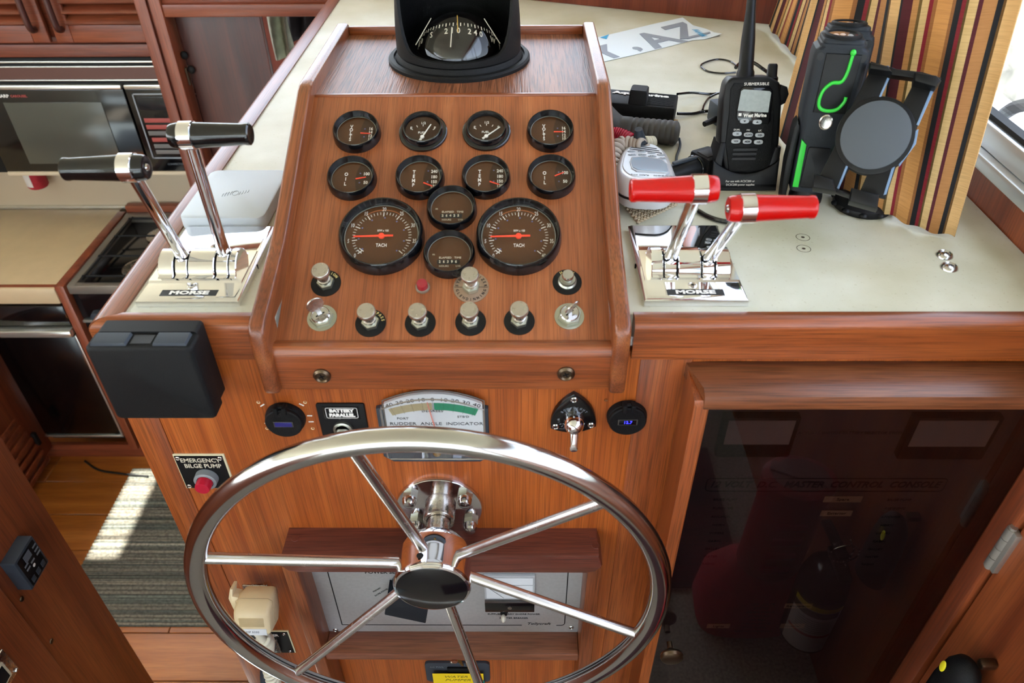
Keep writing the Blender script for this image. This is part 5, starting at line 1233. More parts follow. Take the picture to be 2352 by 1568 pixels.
# ================================================================== THINGS ON THE RIGHT COUNTER
# ---- vinyl film with grey letters
Z0 = ZC + .0012
vf = thing('vinyl_lettering_sheet', 'white vinyl lettering sheet with big grey letters lying at the back of the counter', 'sheet', (.28, 1.58, ZC)); 
S = [(1330, 99), (1357, 89), (1430, 72), (1500, 55), (1568, 40), (1592, 58), (1622, 66), (1640, 74), (1658, 77), (1645, 82), (1618, 90), (1590, 92), (1530, 108), (1460, 125), (1374, 144), (1340, 152)]
lift = {4: .0015, 5: .001, 8: .003, 7: .002, 9: .002}
SP = [az(*p_, Z0 + lift.get(i, 0)) for i, p_ in enumerate(S)]
t = bmesh.new(); vs = [t.verts.new(p_) for p_ in SP]; f = t.faces.new(vs); bmesh.ops.triangulate(t, faces=[f]); bmesh.ops.recalc_face_normals(t, faces=t.faces); bmesh.ops.solidify(t, geom=t.faces[:], thickness=.0004)
MB()._add(t).build('sheet', paper_w, vf, True, smooth=False)
q0, q1 = az(1390, 139), az(1590, 92); dx = (q1 - q0).normalized(); VF = FR((q0.x, q0.y, Z0 + .0006), tuple(dx), (-dx.y, dx.x, 0), (0, 0, 1))
def vq(px_, py_): return inv(VF, px_, py_)
b = MB()
for ch, pts, sz in ((',', (1447, 104), .085), ('A', (1512, 91), .125), ('Y', (1392, 121), .10)):
    p_ = vq(*pts); b.text(ch, sz, VF @ T(p_.x, p_.y, 0), .95, bold=.003)
zp = [vq(*p_) for p_ in ((1518, 63), (1528, 69), (1562, 61), (1562, 90), (1582, 89), (1578, 56), (1568, 51))]
b.prism([tuple(p_) for p_ in zp], 0, .0008, VF); zp = [vq(*p_) for p_ in ((1578, 86), (1579, 90), (1632, 77), (1630, 74))]; b.prism([tuple(p_) for p_ in zp], 0, .0012, VF)
b.build('lettering', mat('vinyl_grey', '8E97A4', .5), vf, True)
b = MB()
for pts in (((1379, 86), (1399, 79), (1396, 83), (1393, 90), (1388, 88)),): b.prism([tuple(vq(*p_)) for p_ in pts], 0, .0003, VF)
p_ = vq(1608, 77); b.text('WWW', .02, VF @ T(p_.x, p_.y, .0015) @ RZ(rad(70)), .8); b.build('blue_print', sky_ink, vf, True)

# ---- handheld VHF radio in its charging cradle
RF = FR(az(1706, 443, ZC) + Vector((0, .004, .0005)), (1, -.06, 0), (-.03, .26, 1), None)
RF = FR(RF.translation, (1, -.05, .03), (-.03, .26, 1))     # x right, y up along the radio, z towards the helm
def rq(px_, py_, h=0.0): return inv(RF, px_, py_, h)
cr = thing('charging_cradle', 'black charging cradle with white print holding the handheld radio', 'cradle', RF)
c0, c1, c2 = rq(1632, 438), rq(1783, 440), rq(1640, 395)
cw0, cw1 = c0.x, c1.x; ch = c2.y
n = 14
sd0 = rq(1640, 366).y; sd1 = rq(1700, 399).y
front = [(cw0 + (cw1 - cw0) * i / n, sd0 - (sd0 - sd1) * math.sin(PI * i / n) ** .8) for i in range(n + 1)]
MB().prism([(cw0, .0)] + [(cw1, .0)] + [p_ for p_ in front[::-1]], -.006, 0, bev=.003).build('front_shell', blk, cr)
lt = rq(1642, 320, -.03); rt_ = rq(1787, 330, -.03)
MB().prism([(cw0, 0), (cw0 + .012, 0), (cw0 + .013, ch + .005), (lt.x + .010, lt.y), (lt.x + .003, lt.y), (cw0, ch)], -.055, -.004, bev=.002).build('side_wing', blk, cr)
MB().prism([(cw1 - .012, 0), (cw1, 0), (cw1, ch), (rt_.x - .002, rt_.y), (rt_.x - .010, rt_.y), (cw1 - .013, ch + .005)], -.055, -.004, bev=.002).build('side_wing', blk, cr)
MB().box((cw0, .002, -.066), (cw1, .012, 0), .003).box((cw0 + .004, .0, -.066), (cw1 - .004, ch + .012, -.055), .003).build('base', blk, cr)
b = MB(); p_ = rq(1700, 416); b.text('For use with ACSC200 or', .0038, T(p_.x, p_.y, .0004), .95); p_ = rq(1700, 424); b.text('DCSC200 power supplies', .0038, T(p_.x, p_.y, .0004), .95); b.build('lettering', white, cr)
rd = thing('handheld_radio', 'black handheld marine radio with tall antenna standing in its charging cradle', 'radio', RF)
O_ = [rq(*p_, -.006) for p_ in ((1664, 400), (1653, 330), (1660, 230), (1668, 190), (1680, 178), (1770, 176), (1793, 190), (1796, 240), (1790, 330), (1775, 400))]
MB().prism([tuple(p_) for p_ in O_], -.040, -.006, bev=.004, seg=3, allb=True).build('body', blk, rd)
FP = [rq(*p_) for p_ in ((1676, 396), (1668, 330), (1676, 262), (1680, 205), (1688, 192), (1768, 194), (1778, 208), (1780, 262), (1776, 330), (1764, 392))]
MB().prism([tuple(p_) for p_ in FP], -.007, -.0035, bev=.0015).build('front_face', blk_tex, rd)
SCp = [rq(*p_) for p_ in ((1696, 278), (1692, 268), (1702, 204), (1710, 198), (1770, 202), (1776, 210), (1770, 276), (1764, 286))]
MB().prism([tuple(p_) for p_ in SCp], -.002, .0004, bev=.0006).build('screen_bezel', blk_gloss, rd)
LC = [rq(*p_) for p_ in ((1694, 254), (1702, 209), (1708, 205), (1768, 209), (1771, 213), (1764, 258))]
MB().prism([tuple(p_) for p_ in LC], .0003, .0009).build('screen', lcd, rd)
b = MB(); p_ = rq(1738, 195); b.text('SUBMERSIBLE', .0049, T(p_.x, p_.y + .001, -.0006), 1.05, sp=1.05); p_ = rq(1733, 265); b.text('West Marine', .0064, T(p_.x + .0005, p_.y, .0006), .86, bold=.0002)
p_ = rq(1699, 263); b.box((p_.x - .0016, p_.y - .0018, .0005), (p_.x + .0020, p_.y + .0018, .0008))
for s_, pt in (('DUAL', (1693, 298)), ('PRI', (1719, 299)), ('LIC', (1746, 300))): p_ = rq(*pt); b.text(s_, .0032, T(p_.x, p_.y, -.0008), 1)
b.build('lettering', white, rd)
kb_ = [((1710, 278), 'v'), ((1739, 280), 'a'), ((1693, 307), '16'), ((1719, 309), 'SCAN'), ((1745, 310), 'SQL'), ((1690, 324), 'WX'), ((1716, 325), 'MEM'), ((1742, 326), 'H/L')]
for pt, s_ in kb_:
    p_ = rq(*pt); o = MB().prism([(p_.x + .0058 * math.copysign(abs(math.cos(a)) ** .7, math.cos(a)), p_.y + .0030 * math.copysign(abs(math.sin(a)) ** .7, math.sin(a))) for a in [2 * PI * i / 20 for i in range(20)]], -.0015, .0012, bev=.0005).build('key', mat('key_grey', 'A8ACB0', .45), rd)
    b = MB()
    if s_ in 'va': sg = 1 if s_ == 'a' else -1; b.prism([(p_.x - .0018, p_.y - .001 * sg), (p_.x + .0018, p_.y - .001 * sg), (p_.x, p_.y + .0014 * sg)][::sg], .0012, .0014)
    else: b.text(s_, .0034, T(p_.x, p_.y, .0013), 1, bold=.0001)
    b.build('key_print', blk_ink, o)
for i, py_ in enumerate((344, 354, 365)):
    a_, c_ = rq(1684 - i * 1.5, py_), rq(1740 - i * 2, py_ + 1); MB().prism(rrect(a_.x, a_.y - .0016, c_.x, a_.y + .0016, .0014), -.0012, -.0004).build('speaker_slot', blk_ink, rd)
a_, c_ = rq(1712, 178, -.02), rq(1738, -30, -.02)
d_ = (Vector((c_.x, c_.y)) - Vector((a_.x, a_.y))); Q_ = FR((a_.x, a_.y - .004, -.022), (1, 0, 0), (0, 0, -1), (d_.x, d_.y, -.02)); ln = d_.length
MB().lathe([(.0115, 0), (.0115, .010), (.0098, .014), (.0088, .05), (.0062, .085), (.0058, ln)], 20, Q_).build('antenna', blk, rd)
a_ = rq(1772, 178, -.022); M = Matrix.Translation((a_.x, a_.y - .004, -.022)) @ RX(-PI / 2)
MB().lathe([(.0085, 0), (.0085, .004), (.0068, .006), (.0062, .019), (.005, .021), (0, .021)], 18, M).build('volume_knob', blk, rd)
a_ = rq(1798, 215, -.02); MB().prism([(a_.x - .006, a_.y - .016), (a_.x + .003, a_.y - .011), (a_.x + .006, a_.y), (a_.x + .003, a_.y + .009), (a_.x - .006, a_.y + .012)], -.030, -.012, bev=.002).build('socket_cover', blk_tex, rd)

# ---- two work lights
def worklight(F, label, k=1.0):
    w = thing('work_light', label, 'torch', F, 'black and green work lights leaning on the curtain')
    def rr(hw, hd, y, c=.35): return [(p[0], y, p[1]) for p in rrect(-hw, -hd, hw, hd, min(hw, hd) * c, 4)]
    MB().loft([rr(.026, .022, .030), rr(.0275, .0225, .055), rr(.029, .023, .095), rr(.0335, .024, .120), rr(.0345, .024, .186), rr(.033, .024, .1935), rr(.0285, .022, .1965), rr(.0285, .022, .1995), rr(.0265, .021, .2005), rr(.0265, .021, .203), rr(.0255, .020, .2045)]).build('body', navyblk, w)
    MB().prism([(-.020, .126), (.022, .126), (.024, .191), (-.020, .191)], .0225, .0262, bev=.002).build('front_panel', blk, w)
    MB().loft([[(q_[0] * r, y, q_[1] * r) for q_ in circ(1, 28)] for y, r in ((.010, .020), (.013, .0235), (.020, .0235), (.030, .021), (.034, .021))]).build('foot', blk, w)
    pth = [(.012, .192), (.0105, .172), (.006, .162), (-.005, .160), (-.0135, .152), (-.016, .140), (-.0125, .132), (-.002, .1295), (.009, .132), (.0155, .140), (.0165, .146)]
    MB().tube([(p[0], p[1], .0272) for p in smooth_path([Vector((a_, c_, 0)) for a_, c_ in pth], 6)], .0021, 8).ball((.012, .193, .0268), .0036).build('hook', green_pl, w)
    MB().lathe([(.0088, 0), (.0088, .0022), (.0075, .003), (.0065, .0026), (0, .0030)], 28, T(-.001, .1165, .0245)).build('power_button', steel_d, w)
    for s_ in (-1, 1):
        MB().prism([(s_ * .0165, .036), (s_ * .0245, .036), (s_ * .0262, .094), (s_ * .0185, .088)][::s_], .0222, .0250, bev=.0006).build('green_stripe', green_pl, w)
        MB().lathe([(.0045, 0), (.0045, .0004), (0, .0005)], 14, T(s_ * .0262, .187, .0240)).build('hole', blk_ink, w)
    MB().prism(rrect(-.015, .036, .015, .086, .003), .0220, .0252, bev=.001).build('magnet_plate', blk, w)
    MB().prism([(-.036, .012), (-.029, .012), (-.030, .105), (-.0345, .112), (-.0385, .106), (-.040, .06)], -.014, .018, bev=.003).build('clip', blk, w)
    M = T(0, .2042, 0) @ RX(-PI / 2)
    MB().lathe([(.0235, 0), (.0235, .003), (.0215, .0042), (.0195, .0042), (.0195, .001)], 36, M, cap=False).build('lens_ring', blk_tex, w)
    MB().lathe([(.0195, .0016), (0, .0016)], 32, M, cap=False).build('reflector', mat('reflector', 'B0A8A4', .25, .7), w)
    for i in range(3): MB().lathe([(.004, .0016), (.0022, .0026), (0, .0026)], 14, M @ T(-.009 + i * .009, .003 * (i % 2), 0)).build('led', white, w)
    MB().lathe([(.0205, .0030), (0, .0032)], 32, M, cap=False).build('lens', acrylic, w)
    return w
def leanF(base, top, zt, face, yb):
    p0 = az(*base, ZC + .012); p1 = ay(*top, yb); y = (p1 - p0); return FR(tuple(p0 - y.normalized() * .010), tuple(Vector(y).cross(Vector(face)) * 1), tuple(y), None), y.length
def lean(basepx, toppx, ytop, facing):
    p0 = az(*basepx, ZC + .006); p1 = ay(*toppx, ytop); y = (p1 - p0).normalized(); f_ = Vector(facing); x = y.cross(f_).normalized(); z = x.cross(y)
    M = Matrix(((x.x, y.x, z.x, p0.x), (x.y, y.y, z.y, p0.y), (x.z, y.z, z.z, p0.z), (0, 0, 0, 1))); s_ = (p1 - p0).length / .205; return M @ Matrix.Diagonal((s_ * .84, s_, s_ * .92, 1)) @ T(0, -.010, 0)
WF = lean((1846, 462), (1942, 60), .900, (-.22, -1, .1)); worklight(WF, 'front work light with green hook, black, leaning against the striped curtain')
worklight(lean((1872, 430), (1955, 34), .955, (-.22, -1, .1)), 'rear work light, half hidden behind the one with the green hook')

# ---- tablet holder on a suction base
HF_ = FR(ay(2013, 310, .845), (1, -.35, .0), (-.2, .45, 1), None)
n_ = Vector((-.36, -.74, .56)).normalized(); xx = Vector((.93, -.36, .12)); xx = (xx - n_ * xx.dot(n_)).normalized(); yy = n_.cross(xx)
o3 = ay(2013, 310, .812)
HF_ = Matrix(((xx.x, yy.x, n_.x, o3.x), (xx.y, yy.y, n_.y, o3.y), (xx.z, yy.z, n_.z, o3.z), (0, 0, 0, 1)))
th_ = thing('tablet_holder', 'black tablet holder with round grey pad standing on a suction base', 'holder', HF_)
def hq(px_, py_, h=0.0): return tuple(inv(HF_, px_, py_, h))
disc = [hq(*p_) for p_ in [(2013 + 88 * math.cos(a) * .0 + (83 * math.cos(a) * .94 + 60 * math.sin(a) * .0), 310) for a in (0,)]]
def ell(cx, cy, a, b_, rot, n=40): 
    r = []
    for i in range(n):
        t_ = 2 * PI * i / n; u, v = a * math.cos(t_), b_ * math.sin(t_); r.append(hq(cx + u * math.cos(rot) - v * math.sin(rot), cy + u * math.sin(rot) + v * math.cos(rot)))
    return r[::-1]
MB().prism(ell(2012, 310, 98, 86, rad(-38)), -.010, -.001, bev=.0015).build('round_plate', blk, th_)
MB().prism(ell(2012, 310, 87, 74, rad(-38)), -.001, .0014, bev=.0005).build('grey_pad', mat('grey_pad', '474C52', .6), th_)
def arm(pts, h0, h1, name, m=blk, bev=.0012): return MB().prism([hq(*p_, h1) for p_ in pts][::-1], h0, h1, bev=bev).build(name, m, th_)
arm([(1996, 166), (2046, 172), (2014, 236), (1928, 300)], -.009, -.002, 'arm')
arm([(2100, 188), (2146, 196), (2106, 296), (2070, 246)], -.009, -.002, 'arm')
arm([(1924, 322), (1956, 378), (1924, 436), (1882, 404)], -.009, -.002, 'arm')
arm([(1998, 386), (2062, 372), (2034, 456), (1974, 442)], -.009, -.002, 'arm')
arm([(2000, 140), (2060, 158), (2120, 165), (2162, 178), (2158, 190), (2110, 180), (2050, 172), (1998, 162)], -.011, .004, 'top_bar')
for P_ in ([(1998, 142), (2040, 150), (2050, 165), (1998, 158)], [(2102, 164), (2152, 172), (2163, 184), (2150, 200), (2100, 186)]): arm(P_, -.010, .016, 'top_jaw', blk, .003)
arm([(1880, 400), (1912, 415), (1918, 432), (2010, 462), (2004, 470), (1872, 425)], -.011, .003, 'bottom_bar')
for P_ in ([(1870, 398), (1914, 410), (1920, 440), (1866, 430)], [(1956, 430), (2020, 446), (2016, 480), (1950, 462)]): arm(P_, -.010, .020, 'bottom_jaw', blk, .004)
blu = mat('blue_grey_edge', '6E86A4', .35)
for P_ in ([(2038, 178), (2043, 180), (2022, 226), (2017, 226)], [(2138, 206), (2145, 208), (2110, 288), (2105, 286)], [(2103, 300), (2110, 296), (2104, 330), (2066, 382), (2064, 378), (2098, 328)], [(1922, 432), (1927, 434), (1948, 382), (1943, 380)], [(2050, 380), (2057, 378), (2036, 446), (2029, 448)], [(2140, 178), (2146, 180), (2141, 195), (2135, 192)], [(2037, 150), (2043, 152), (2040, 166), (2034, 164)], [(2049, 155), (2055, 157), (2052, 171), (2046, 169)]):
    arm(P_, -.004, -.0012, 'edge_strip', blu, .0003)
bp_ = az(1985, 482, ZC)
MB().lathe([(.036 + .002 * 0, 0), (.037, .003), (.036, .008), (.030, .011), (.014, .014), (.012, .020)], 40, T(bp_.x, bp_.y + .01, ZC + .0003)).build('suction_base', blk, th_, True)
b = MB()
for i in range(10): a = 2 * PI * i / 10; b.ball((bp_.x + .035 * math.cos(a), bp_.y + .01 + .035 * math.sin(a), ZC + .005), .006, (1, 1, .6), u=10, v=6)
b.build('base_grips', blk, th_, True)
bk = HF_ @ Vector((0, 0, -.012))
MB().tube(smooth_path([Vector((bp_.x, bp_.y + .01, ZC + .012)), Vector((bp_.x + .005, bp_.y + .03, ZC + .05)), bk + Vector((.012, .03, -.01)), bk], 6), .0085, 12).build('stem', blk, th_, True)

# ---- curtains
def curtain(name, label, B, TP, waves, amp, u0, u1, seed=0, thick=.0012, hem=0):
    """cloth between a bottom path B and a top path TP (lists of world points)"""
    nb = 150; K = 14
    def samp(P, f):
        n = len(P) - 1; f = min(max(f, 0), 1) * n; i = min(int(f), n - 1); return Vector(P[i]).lerp(Vector(P[i + 1]), f - i)
    t = bmesh.new(); uvl = t.loops.layers.uv.new('uv'); g = []
    for j in range(K + 1):
        row = []
        for i in range(nb + 1):
            f = i / nb; p = samp(B, f).lerp(samp(TP, f), j / K)
            tg = (samp(B, min(f + .02, 1)) - samp(B, max(f - .02, 0))); nn_ = Vector((tg.y, -tg.x, 0)).normalized()
            w = amp * (.22 + .78 * j / K) * math.sin(2 * PI * waves * f + seed + .5 * math.sin(3 * f + seed)) * (min(1, f * 8) * min(1, (1 - f) * 8)) ** .5
            p = p + nn_ * w
            if j == 0: p.z += .0022 * math.sin(f * 37 + seed) + hem * math.sin(f * PI)
            row.append(t.verts.new(p))
        g.append(row)
    for j in range(K):
        for i in range(nb):
            fc = t.faces.new((g[j][i], g[j][i + 1], g[j + 1][i + 1], g[j + 1][i]))
            for lp, (a, c) in zip(fc.loops, ((i, j), (i + 1, j), (i + 1, j + 1), (i, j + 1))): lp[uvl].uv = (u0 + (u1 - u0) * a / nb, .5 * c / K)
    me = bpy.data.meshes.new(name); t.to_mesh(me); t.free(); me.materials.append(m_stripe)
    me.polygons.foreach_set('use_smooth', [True] * len(me.polygons))
    o = bpy.data.objects.new(name, me); COL.objects.link(o); base = sum((Vector(p) for p in B), Vector()) / len(B)
    me.transform(Matrix.Translation(-base)); o.location = base
    sm = o.modifiers.new('thickness', 'SOLIDIFY'); sm.thickness = thick
    tag(o, label, 'curtain'); return o
R_ = [az(2192, 546, ZC + .004), az(2110, 522, ZC + .005), az(2032, 494, ZC + .006), az(1950, 455, ZC + .006), az(1850, 385, ZC + .006), az(1785, 305, ZC + .006)]
kx = [(2190, 545), (1785, 303)]
TPx = [(2349, 0, .885), (2228, 0, .925), (2120, 0, .97), (2030, 0, 1.02), (1945, 0, 1.085), (1866, 0, 1.15)]
TP = []
for b0_, (px_, py_, yy_) in zip(R_, TPx):
    e_ = ay(px_, py_, yy_); TP.append(e_ + (e_ - b0_) * .6)
curtain('striped_curtain', 'tan, maroon and black striped curtain hanging beside the right window', R_, TP, 3.2, .011, 0, 2.05, .6)
R2 = [az(1905, 140, ZC + .02), az(1868, 150, ZC + .02), az(1830, 132, ZC + .01), az(1795, 95, ZC + .01), az(1766, 62, ZC + .01)]
TP2 = [p_ + Vector((.03, .0, .5)) for p_ in R2]
TP2[-1] = R2[-1] + Vector((.075, -.02, .5)); TP2[-2] = R2[-2] + Vector((.06, -.01, .5))
curtain('striped_curtain', 'gathered striped curtain at the far right corner behind the first one', R2, TP2, 5, .006, 0, 2.2, 2.0)

# ---- black speaker box with knob, grip, white speaker microphone, mat, cords
bx = thing('speaker_box', 'black ribbed box with a square knob and white lettering on the counter', 'box', FR(az(1478, 300, ZC + .034) , (1, -.26, 0), (.26, 1, 0), (0, 0, 1)))
BF = FRM[bx.name]
def bq(px_, py_, h=0.0): return inv(BF, px_, py_, h)
TLq, TRq, BRq, BLq = bq(1392, 211), bq(1560, 217), bq(1549, 249), bq(1394, 226)
x0, x1 = TLq.x - .004, (TRq.x + BRq.x) / 2; y0, y1 = BRq.y, TRq.y
MB().box((x0, y0, -.0315), (x1, y1, 0), .003).build('case', blk_tex, bx)
b = MB()
for i in range(14): b.box((x0 + .05, y0 + .006 + i * (y1 - y0 - .01) / 14, 0), (x1 - .003, y0 + .006 + (i + .5) * (y1 - y0 - .01) / 14, .0009), .0003, None, 1)
b.build('top_ribs', blk_tex, bx)
kq0, kq1 = bq(1443, 236), bq(1486, 238)
MB().loft([[(p[0], p[1], z_) for p in rrect((kq0.x) + d, kq0.y - .004 + d, kq1.x - d, kq0.y + .026 - d, .003)] for z_, d in ((0, 0), (.019, .001), (.021, .0025))]).build('knob', blk_matte, bx)
p_ = bq(1478, 217); MB().text('Aquamarine', .0125, T(p_.x - .004, p_.y - .003, .0010), 1.45, bold=.0007).build('lettering', white, bx)
MB().cyl((x1 - .004, y0 + .016, -.029), (x1 + .006, y0 + .016, -.029), .005, seg=14).build('jack', brass, bx)
gp = thing('mooring_grip', 'dark grey ribbed rubber hand grip lying in front of the black box', 'grip', FR(az(1480, 298, ZC + .0165), (1, -.30, 0), (.30, 1, 0), (0, 0, 1)))
GF = FRM[gp.name]; g0, g1 = inv(GF, 1392, 300), inv(GF, 1559, 310)
Lx = g1.x - g0.x
secs = []
N = 40
for i in range(N + 1):
    f = i / N; x = g0.x - .006 + (Lx + .006) * f; w = .020 + .004 * f - (.012 * max(0, (f - .94) / .06) ** 2 if f > .94 else 0); h = .0150 + .003 * f - (.008 * max(0, (f - .94) / .06) ** 2 if f > .94 else 0)
    if f < .22: h += .014 * (1 - f / .22) ** 1.4 * (1 if f > .04 else f / .04)
    rib = .0012 * (1 if (i % 3 == 0 and .3 < f < .93) else 0)
    secs.append([(x + .004 * math.sin(a) * 0, (w - rib) * math.cos(a), (h - rib) * math.sin(a) + (0 if f > .22 else .010 * (1 - f / .22))) for a in [2 * PI * k_ / 22 for k_ in range(22)]])
MB().loft(secs).build('body', dk_grey, gp)
# white speaker microphone
WM = FR(az(1488, 385, ZC + .035), (1, -.13, 0), (.13, 1, 0), (0, .16, 1))
wm = thing('speaker_microphone', 'white and silver speaker microphone with small screen lying on a woven mat', 'microphone', WM)
def wq(px_, py_, h=0.0): return inv(WM, px_, py_, h)
t0, t1, t2, t3 = wq(1436, 334), wq(1524, 352), wq(1545, 408), wq(1432, 402)
def se(cx, cy, hw, hh, z_, e_=2.8, tp=0.0):
    r = []
    for i in range(40):
        a = 2 * PI * i / 40; c, s_ = math.cos(a), math.sin(a); v = math.copysign(abs(s_) ** (2 / e_), s_)
        r.append((cx + hw * (1 - tp * max(v, -.5)) * math.copysign(abs(c) ** (2 / e_), c), cy + hh * v, z_))
    return r
cx_ = .0005; ytp = wq(1470, 331).y; ybt = wq(1470, 411).y
cyf = (ytp + ybt) / 2; hhf = (ytp - ybt) / 2
xl_, xr_ = wq(1426, 400).x, wq(1546, 408).x; cxf = (xl_ + xr_) / 2 - .001; hwf = (xr_ - xl_) / 2
ylow = inv(WM, 1490, 470, -.028).y
MB().loft([se(cxf, cyf - .011, hwf + .004, hhf + .015, -.031, 3, .12), se(cxf, cyf - .011, hwf + .007, hhf + .019, -.020, 3, .12), se(cxf, cyf - .008, hwf + .006, hhf + .014, -.010, 3, .14), se(cxf, cyf - .002, hwf + .001, hhf + .006, -.001, 3, .18), se(cxf, cyf, hwf - .002, hhf, .001, 3, .2)]).build('body', silver_pl, wm)
sb = MB(); sb.tube([Vector(p_) for p_ in se(cxf, cyf - .011, hwf + .0068, hhf + .0188, -.018, 3, .12)], .0016, 6, closed=True); sb.build('black_band', blk, wm)
MB().loft([se(cxf, cyf, hwf - .004, hhf - .002, .0008, 3, .2), se(cxf, cyf, hwf - .005, hhf - .003, .0022, 3, .2)]).build('face', mat('pale_face', 'DDE4EC', .35), wm)
LCp = [wq(*p_) for p_ in ((1446, 376), (1450, 392), (1462, 399), (1532, 403), (1538, 400), (1534, 382), (1520, 370), (1480, 364), (1450, 366))]
MB().prism([tuple(p_) for p_ in LCp], .0015, .0035, bev=.0008).build('screen_frame', mat('frame_grey', 'B4BAC2', .35), wm)
LCp = [wq(*p_) for p_ in ((1449, 378), (1453, 391), (1464, 396), (1530, 401), (1534, 398), (1530, 383), (1518, 373), (1480, 367), (1453, 369))]
MB().prism([tuple(p_) for p_ in LCp], .0034, .0042).build('screen', lcd_blue, wm)
for i, (pt, s_) in enumerate((((1450, 349), 'H/L'), ((1474, 349), 'CH'), ((1496, 352), 'v'), ((1518, 356), 'a'), ((1452, 357), '16/9'), ((1475, 357), 'MENU'), ((1498, 360), 'SQL'), ((1521, 365), 'CLR'))):
    p_ = wq(*pt, .002); o = MB().prism([(p_.x + .0056 * math.cos(a), p_.y + .0032 * math.sin(a)) for a in [2 * PI * j / 18 for j in range(18)]], .001, .0036, bev=.0006).build('key', mat('key_silver', 'A4ACB4', .4), wm)
    MB().text(s_, .0040, T(p_.x, p_.y, .0036), 1).build('key_print', blk_ink, o)
b = MB()
for i in range(3): 
    a_, c_ = wq(1450 - i * 2, 335 + i * 4, .002), wq(1508 + i * 6, 342 + i * 5, .002); m_ = ((a_ + c_) / 2)
    b.tube([(a_.x, a_.y, .0022), (m_.x, m_.y + .0006, .0024), (c_.x, c_.y, .0022)], .0009, 6)
b.build('speaker_slots', slate, wm)
p_ = wq(1490, 403.5, .002); MB().text('HORIZON   RAM Mic', .0052, T(p_.x + .006, p_.y, .0028) @ RZ(PI), 1.2).build('lettering', grey_ink, wm)
e = WM @ Vector((cxf - .004, ytp - .002, -.010)); e2 = az(1466, 296, ZC + .045)
MB().cyl(e, e.lerp(e2, .42), .0125, .0105, 20).build('boot', blk, wm, True)
MB().cyl(e.lerp(e2, .40), e2, .0105, .0055, 20).build('strain_relief', slate, wm, True)
c = smooth_path([e2, az(1440, 292, ZC + .03), az(1400, 300, ZC + .02)], 4)
# cords
def cord(name, pts, R, r, turns, m, label):
    o = MB().tube(coil(pts, R, r, turns, 6, 18), r, 10).build(name, m, loc=(pts[0].x, pts[0].y, ZC)); tag(o, label, 'cord'); return o
cord('coiled_cord', [az(1365, 300, ZC + .014), az(1400, 302, ZC + .014), az(1425, 310, ZC + .012), az(1447, 322, ZC + .009)], .0092, .0024, 15, red_cord, 'red coiled cord beside the white microphone')
cord('coiled_cord', [az(1478, 336, ZC + .022), az(1455, 335, ZC + .018), az(1425, 335, ZC + .016), az(1408, 358, ZC + .015), az(1405, 390, ZC + .015), az(1412, 420, ZC + .014)], .0098, .0040, 13, tan_cord, 'taupe coiled cord curling left of the white microphone')
cord('coiled_cord', [az(1480, 328, ZC + .012), az(1500, 328, ZC + .010)], .0075, .0028, 4, cream_cord, 'short end of pale coiled cord behind the microphone')
# woven mat under the microphone
wv = MB(); mA, mB_ = az(1406, 438, ZC), az(1466, 514, ZC); mC = az(1560, 470, ZC)
ux = (mC - mB_); uy = (mA - mB_); nx, ny = int(ux.length / .0058), int((uy.length + .05) / .0044)
ux.normalize(); uy.normalize()
t = bmesh.new()
proto = bmesh.new(); bmesh.ops.create_icosphere(proto, subdivisions=1, radius=1); pm = bpy.data.meshes.new('p'); proto.to_mesh(pm); proto.free()
M0 = FR(mB_, tuple(ux), tuple(ux.cross(Vector((0, 0, -1)))), (0, 0, 1))
for j in range(ny):
    for i in range(nx):
        p_ = mB_ + ux * (i * .0058 + (.0029 if j % 2 else 0)) + uy * (j * .0044)
        k0 = len(t.verts); t.from_mesh(pm); t.verts.ensure_lookup_table()
        bmesh.ops.transform(t, matrix=Matrix.Translation((p_.x, p_.y, ZC + .0022)) @ M0.to_3x3().to_4x4() @ RZ(.6 if j % 2 else -.6) @ Matrix.Diagonal((.0030, .0018, .0019, 1)), verts=t.verts[k0:])
wv._add(t); wv.prism([tuple((M0.inverted() @ (mB_ + ux * a_ + uy * b_)).to_2d()) for a_, b_ in ((0, 0), (nx * .0058, 0), (nx * .0058, ny * .0044), (0, ny * .0044))], .0002, .0016, M0)
o = wv.build('woven_mat', rope_mat, loc=(mB_.x, mB_.y, ZC)); tag(o, 'beige woven non-slip mat under the white microphone', 'mat')
# black adapter clip with cable tie, small charger plug, wires
ck = thing('socket_plug', 'black accessory plug lying behind the left red lever grip', 'plug', FR(az(1590, 385, ZC + .018), (.86, .5, 0), (-.5, .86, 0), (0, 0, 1)))
MB().loft([[(x, q_[0] * w, q_[1] * w * .85) for q_ in circ(1, 18)] for x, w in ((-.045, .010), (-.042, .013), (.0, .0165), (.018, .0165))]).build('body', blk, ck)
MB().box((.010, -.020, -.0165), (.044, .020, .016), .004).build('head', blk_tex, ck)
MB().box((.014, -.012, .015), (.040, .010, .0172), .001).build('top_recess', blk_ink, ck)
MB().tube([(.004, .0172 * math.cos(a), .0150 * math.sin(a)) for a in [2 * PI * i / 20 for i in range(20)]], .0012, 6, closed=True).build('ring', blk_gloss, ck)
MB().box((-.036, -.003, .0125), (.006, .003, .0165), .001).build('grey_rib', slate, ck)
pw = thing('charger_plug', 'small black charger adapter behind the handheld radio', 'charger', FR(az(1662, 262, ZC + .016), (1, .3, 0), (-.3, 1, 0), (0, 0, 1)))
MB().box((-.016, -.024, -.0155), (.030, .024, .018), .004).build('case', slate, pw)
MB().cyl((-.016, -.006, -.004), (-.040, -.014, -.006), .0052, .0042, 14).build('strain_relief', blk, pw)
def wire(pts, r, label, m=blk_gloss, name='wire'):
    P = [az(p_[0], p_[1], ZC + (p_[2] if len(p_) > 2 else r + .0005)) for p_ in pts]; o = MB().tube(smooth_path(P, 8), r, 8).build(name, m, loc=(P[0].x, P[0].y, ZC)); tag(o, label, 'wire')
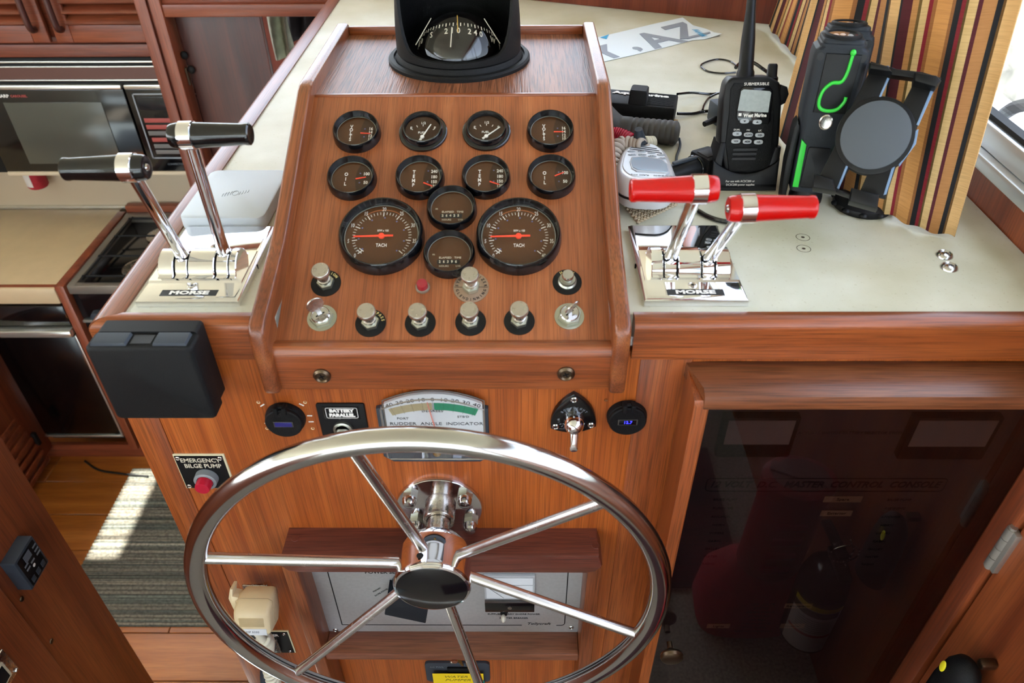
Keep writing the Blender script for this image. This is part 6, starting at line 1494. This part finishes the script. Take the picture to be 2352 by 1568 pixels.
wire([(1690, 166), (1660, 168), (1628, 164), (1610, 152), (1622, 142), (1650, 136), (1680, 142), (1700, 160)], .0016, 'thin black wire looping on the counter left of the radio antenna')
wire([(1556, 216, .02), (1590, 213, .01), (1630, 216), (1660, 213, .01), (1675, 212, .02)], .0022, 'black wire from the back of the black box to the radio')
wire([(1556, 261, .006), (1590, 261), (1615, 256), (1640, 254, .008)], .0026, 'black wire from the black box to the charger adapter')
wire([(1614, 252, .004), (1618, 240), (1630, 224), (1650, 214, .01)], .0018, 'thin black wire branching up to the radio')
wire([(1560, 318, .006), (1562, 335), (1554, 360), (1556, 378), (1568, 392, .01)], .0019, 'grey wire from the grip down to the accessory plug', slate)
wire([(1575, 470, .004), (1600, 482), (1625, 496), (1655, 506), (1690, 510), (1712, 506)], .0030, 'black cable lying on the counter between the red lever grips')
wire([(1690, 155, .02), (1706, 142, .02), (1730, 144, .02), (1752, 158, .012), (1768, 170, .004)], .0032, 'black cable arching behind the radio antenna')
# screws and old holes in the counter
for i, (px_, py_, l_) in enumerate(((2169, 587, 'rear bright finishing screw on the counter below the curtain'), (2180, 615, 'front bright finishing screw on the counter below the curtain'))):
    q = az(px_, py_, ZC); s_ = thing('counter_screw', l_, 'screw', Matrix.Translation(q), 'finishing screws at the right of the counter')
    MB().lathe([(.0098, 0), (.0092, .002), (.0078, .0038), (.0064, .0030), (.0058, .0016), (.0054, .0026), (.003, .0036), (0, .0038)], 26).build('washer', steel, s_)
    c = MB(); c.box((-.0030, -.0005, .0034), (.0030, .0005, .0039), 0, RZ(.5)).box((-.0005, -.0030, .0034), (.0005, .0030, .0039), 0, RZ(.5)); c.build('slot', blk_matte, s_)
for px_, py_ in ((1844, 545), (1846, 571)):
    q = az(px_, py_, ZC); FRM['__h'] = 0
    MB().lathe([(.0022, .0003), (0, .0003)], 12, T(*q), cap=False).lathe([(.0085, .0002), (.0081, .00025), (.0078, .0002)], 24, T(*q), cap=False).build('screw_hole', mat('hole_brown', '4A3E30', .8), con, True)
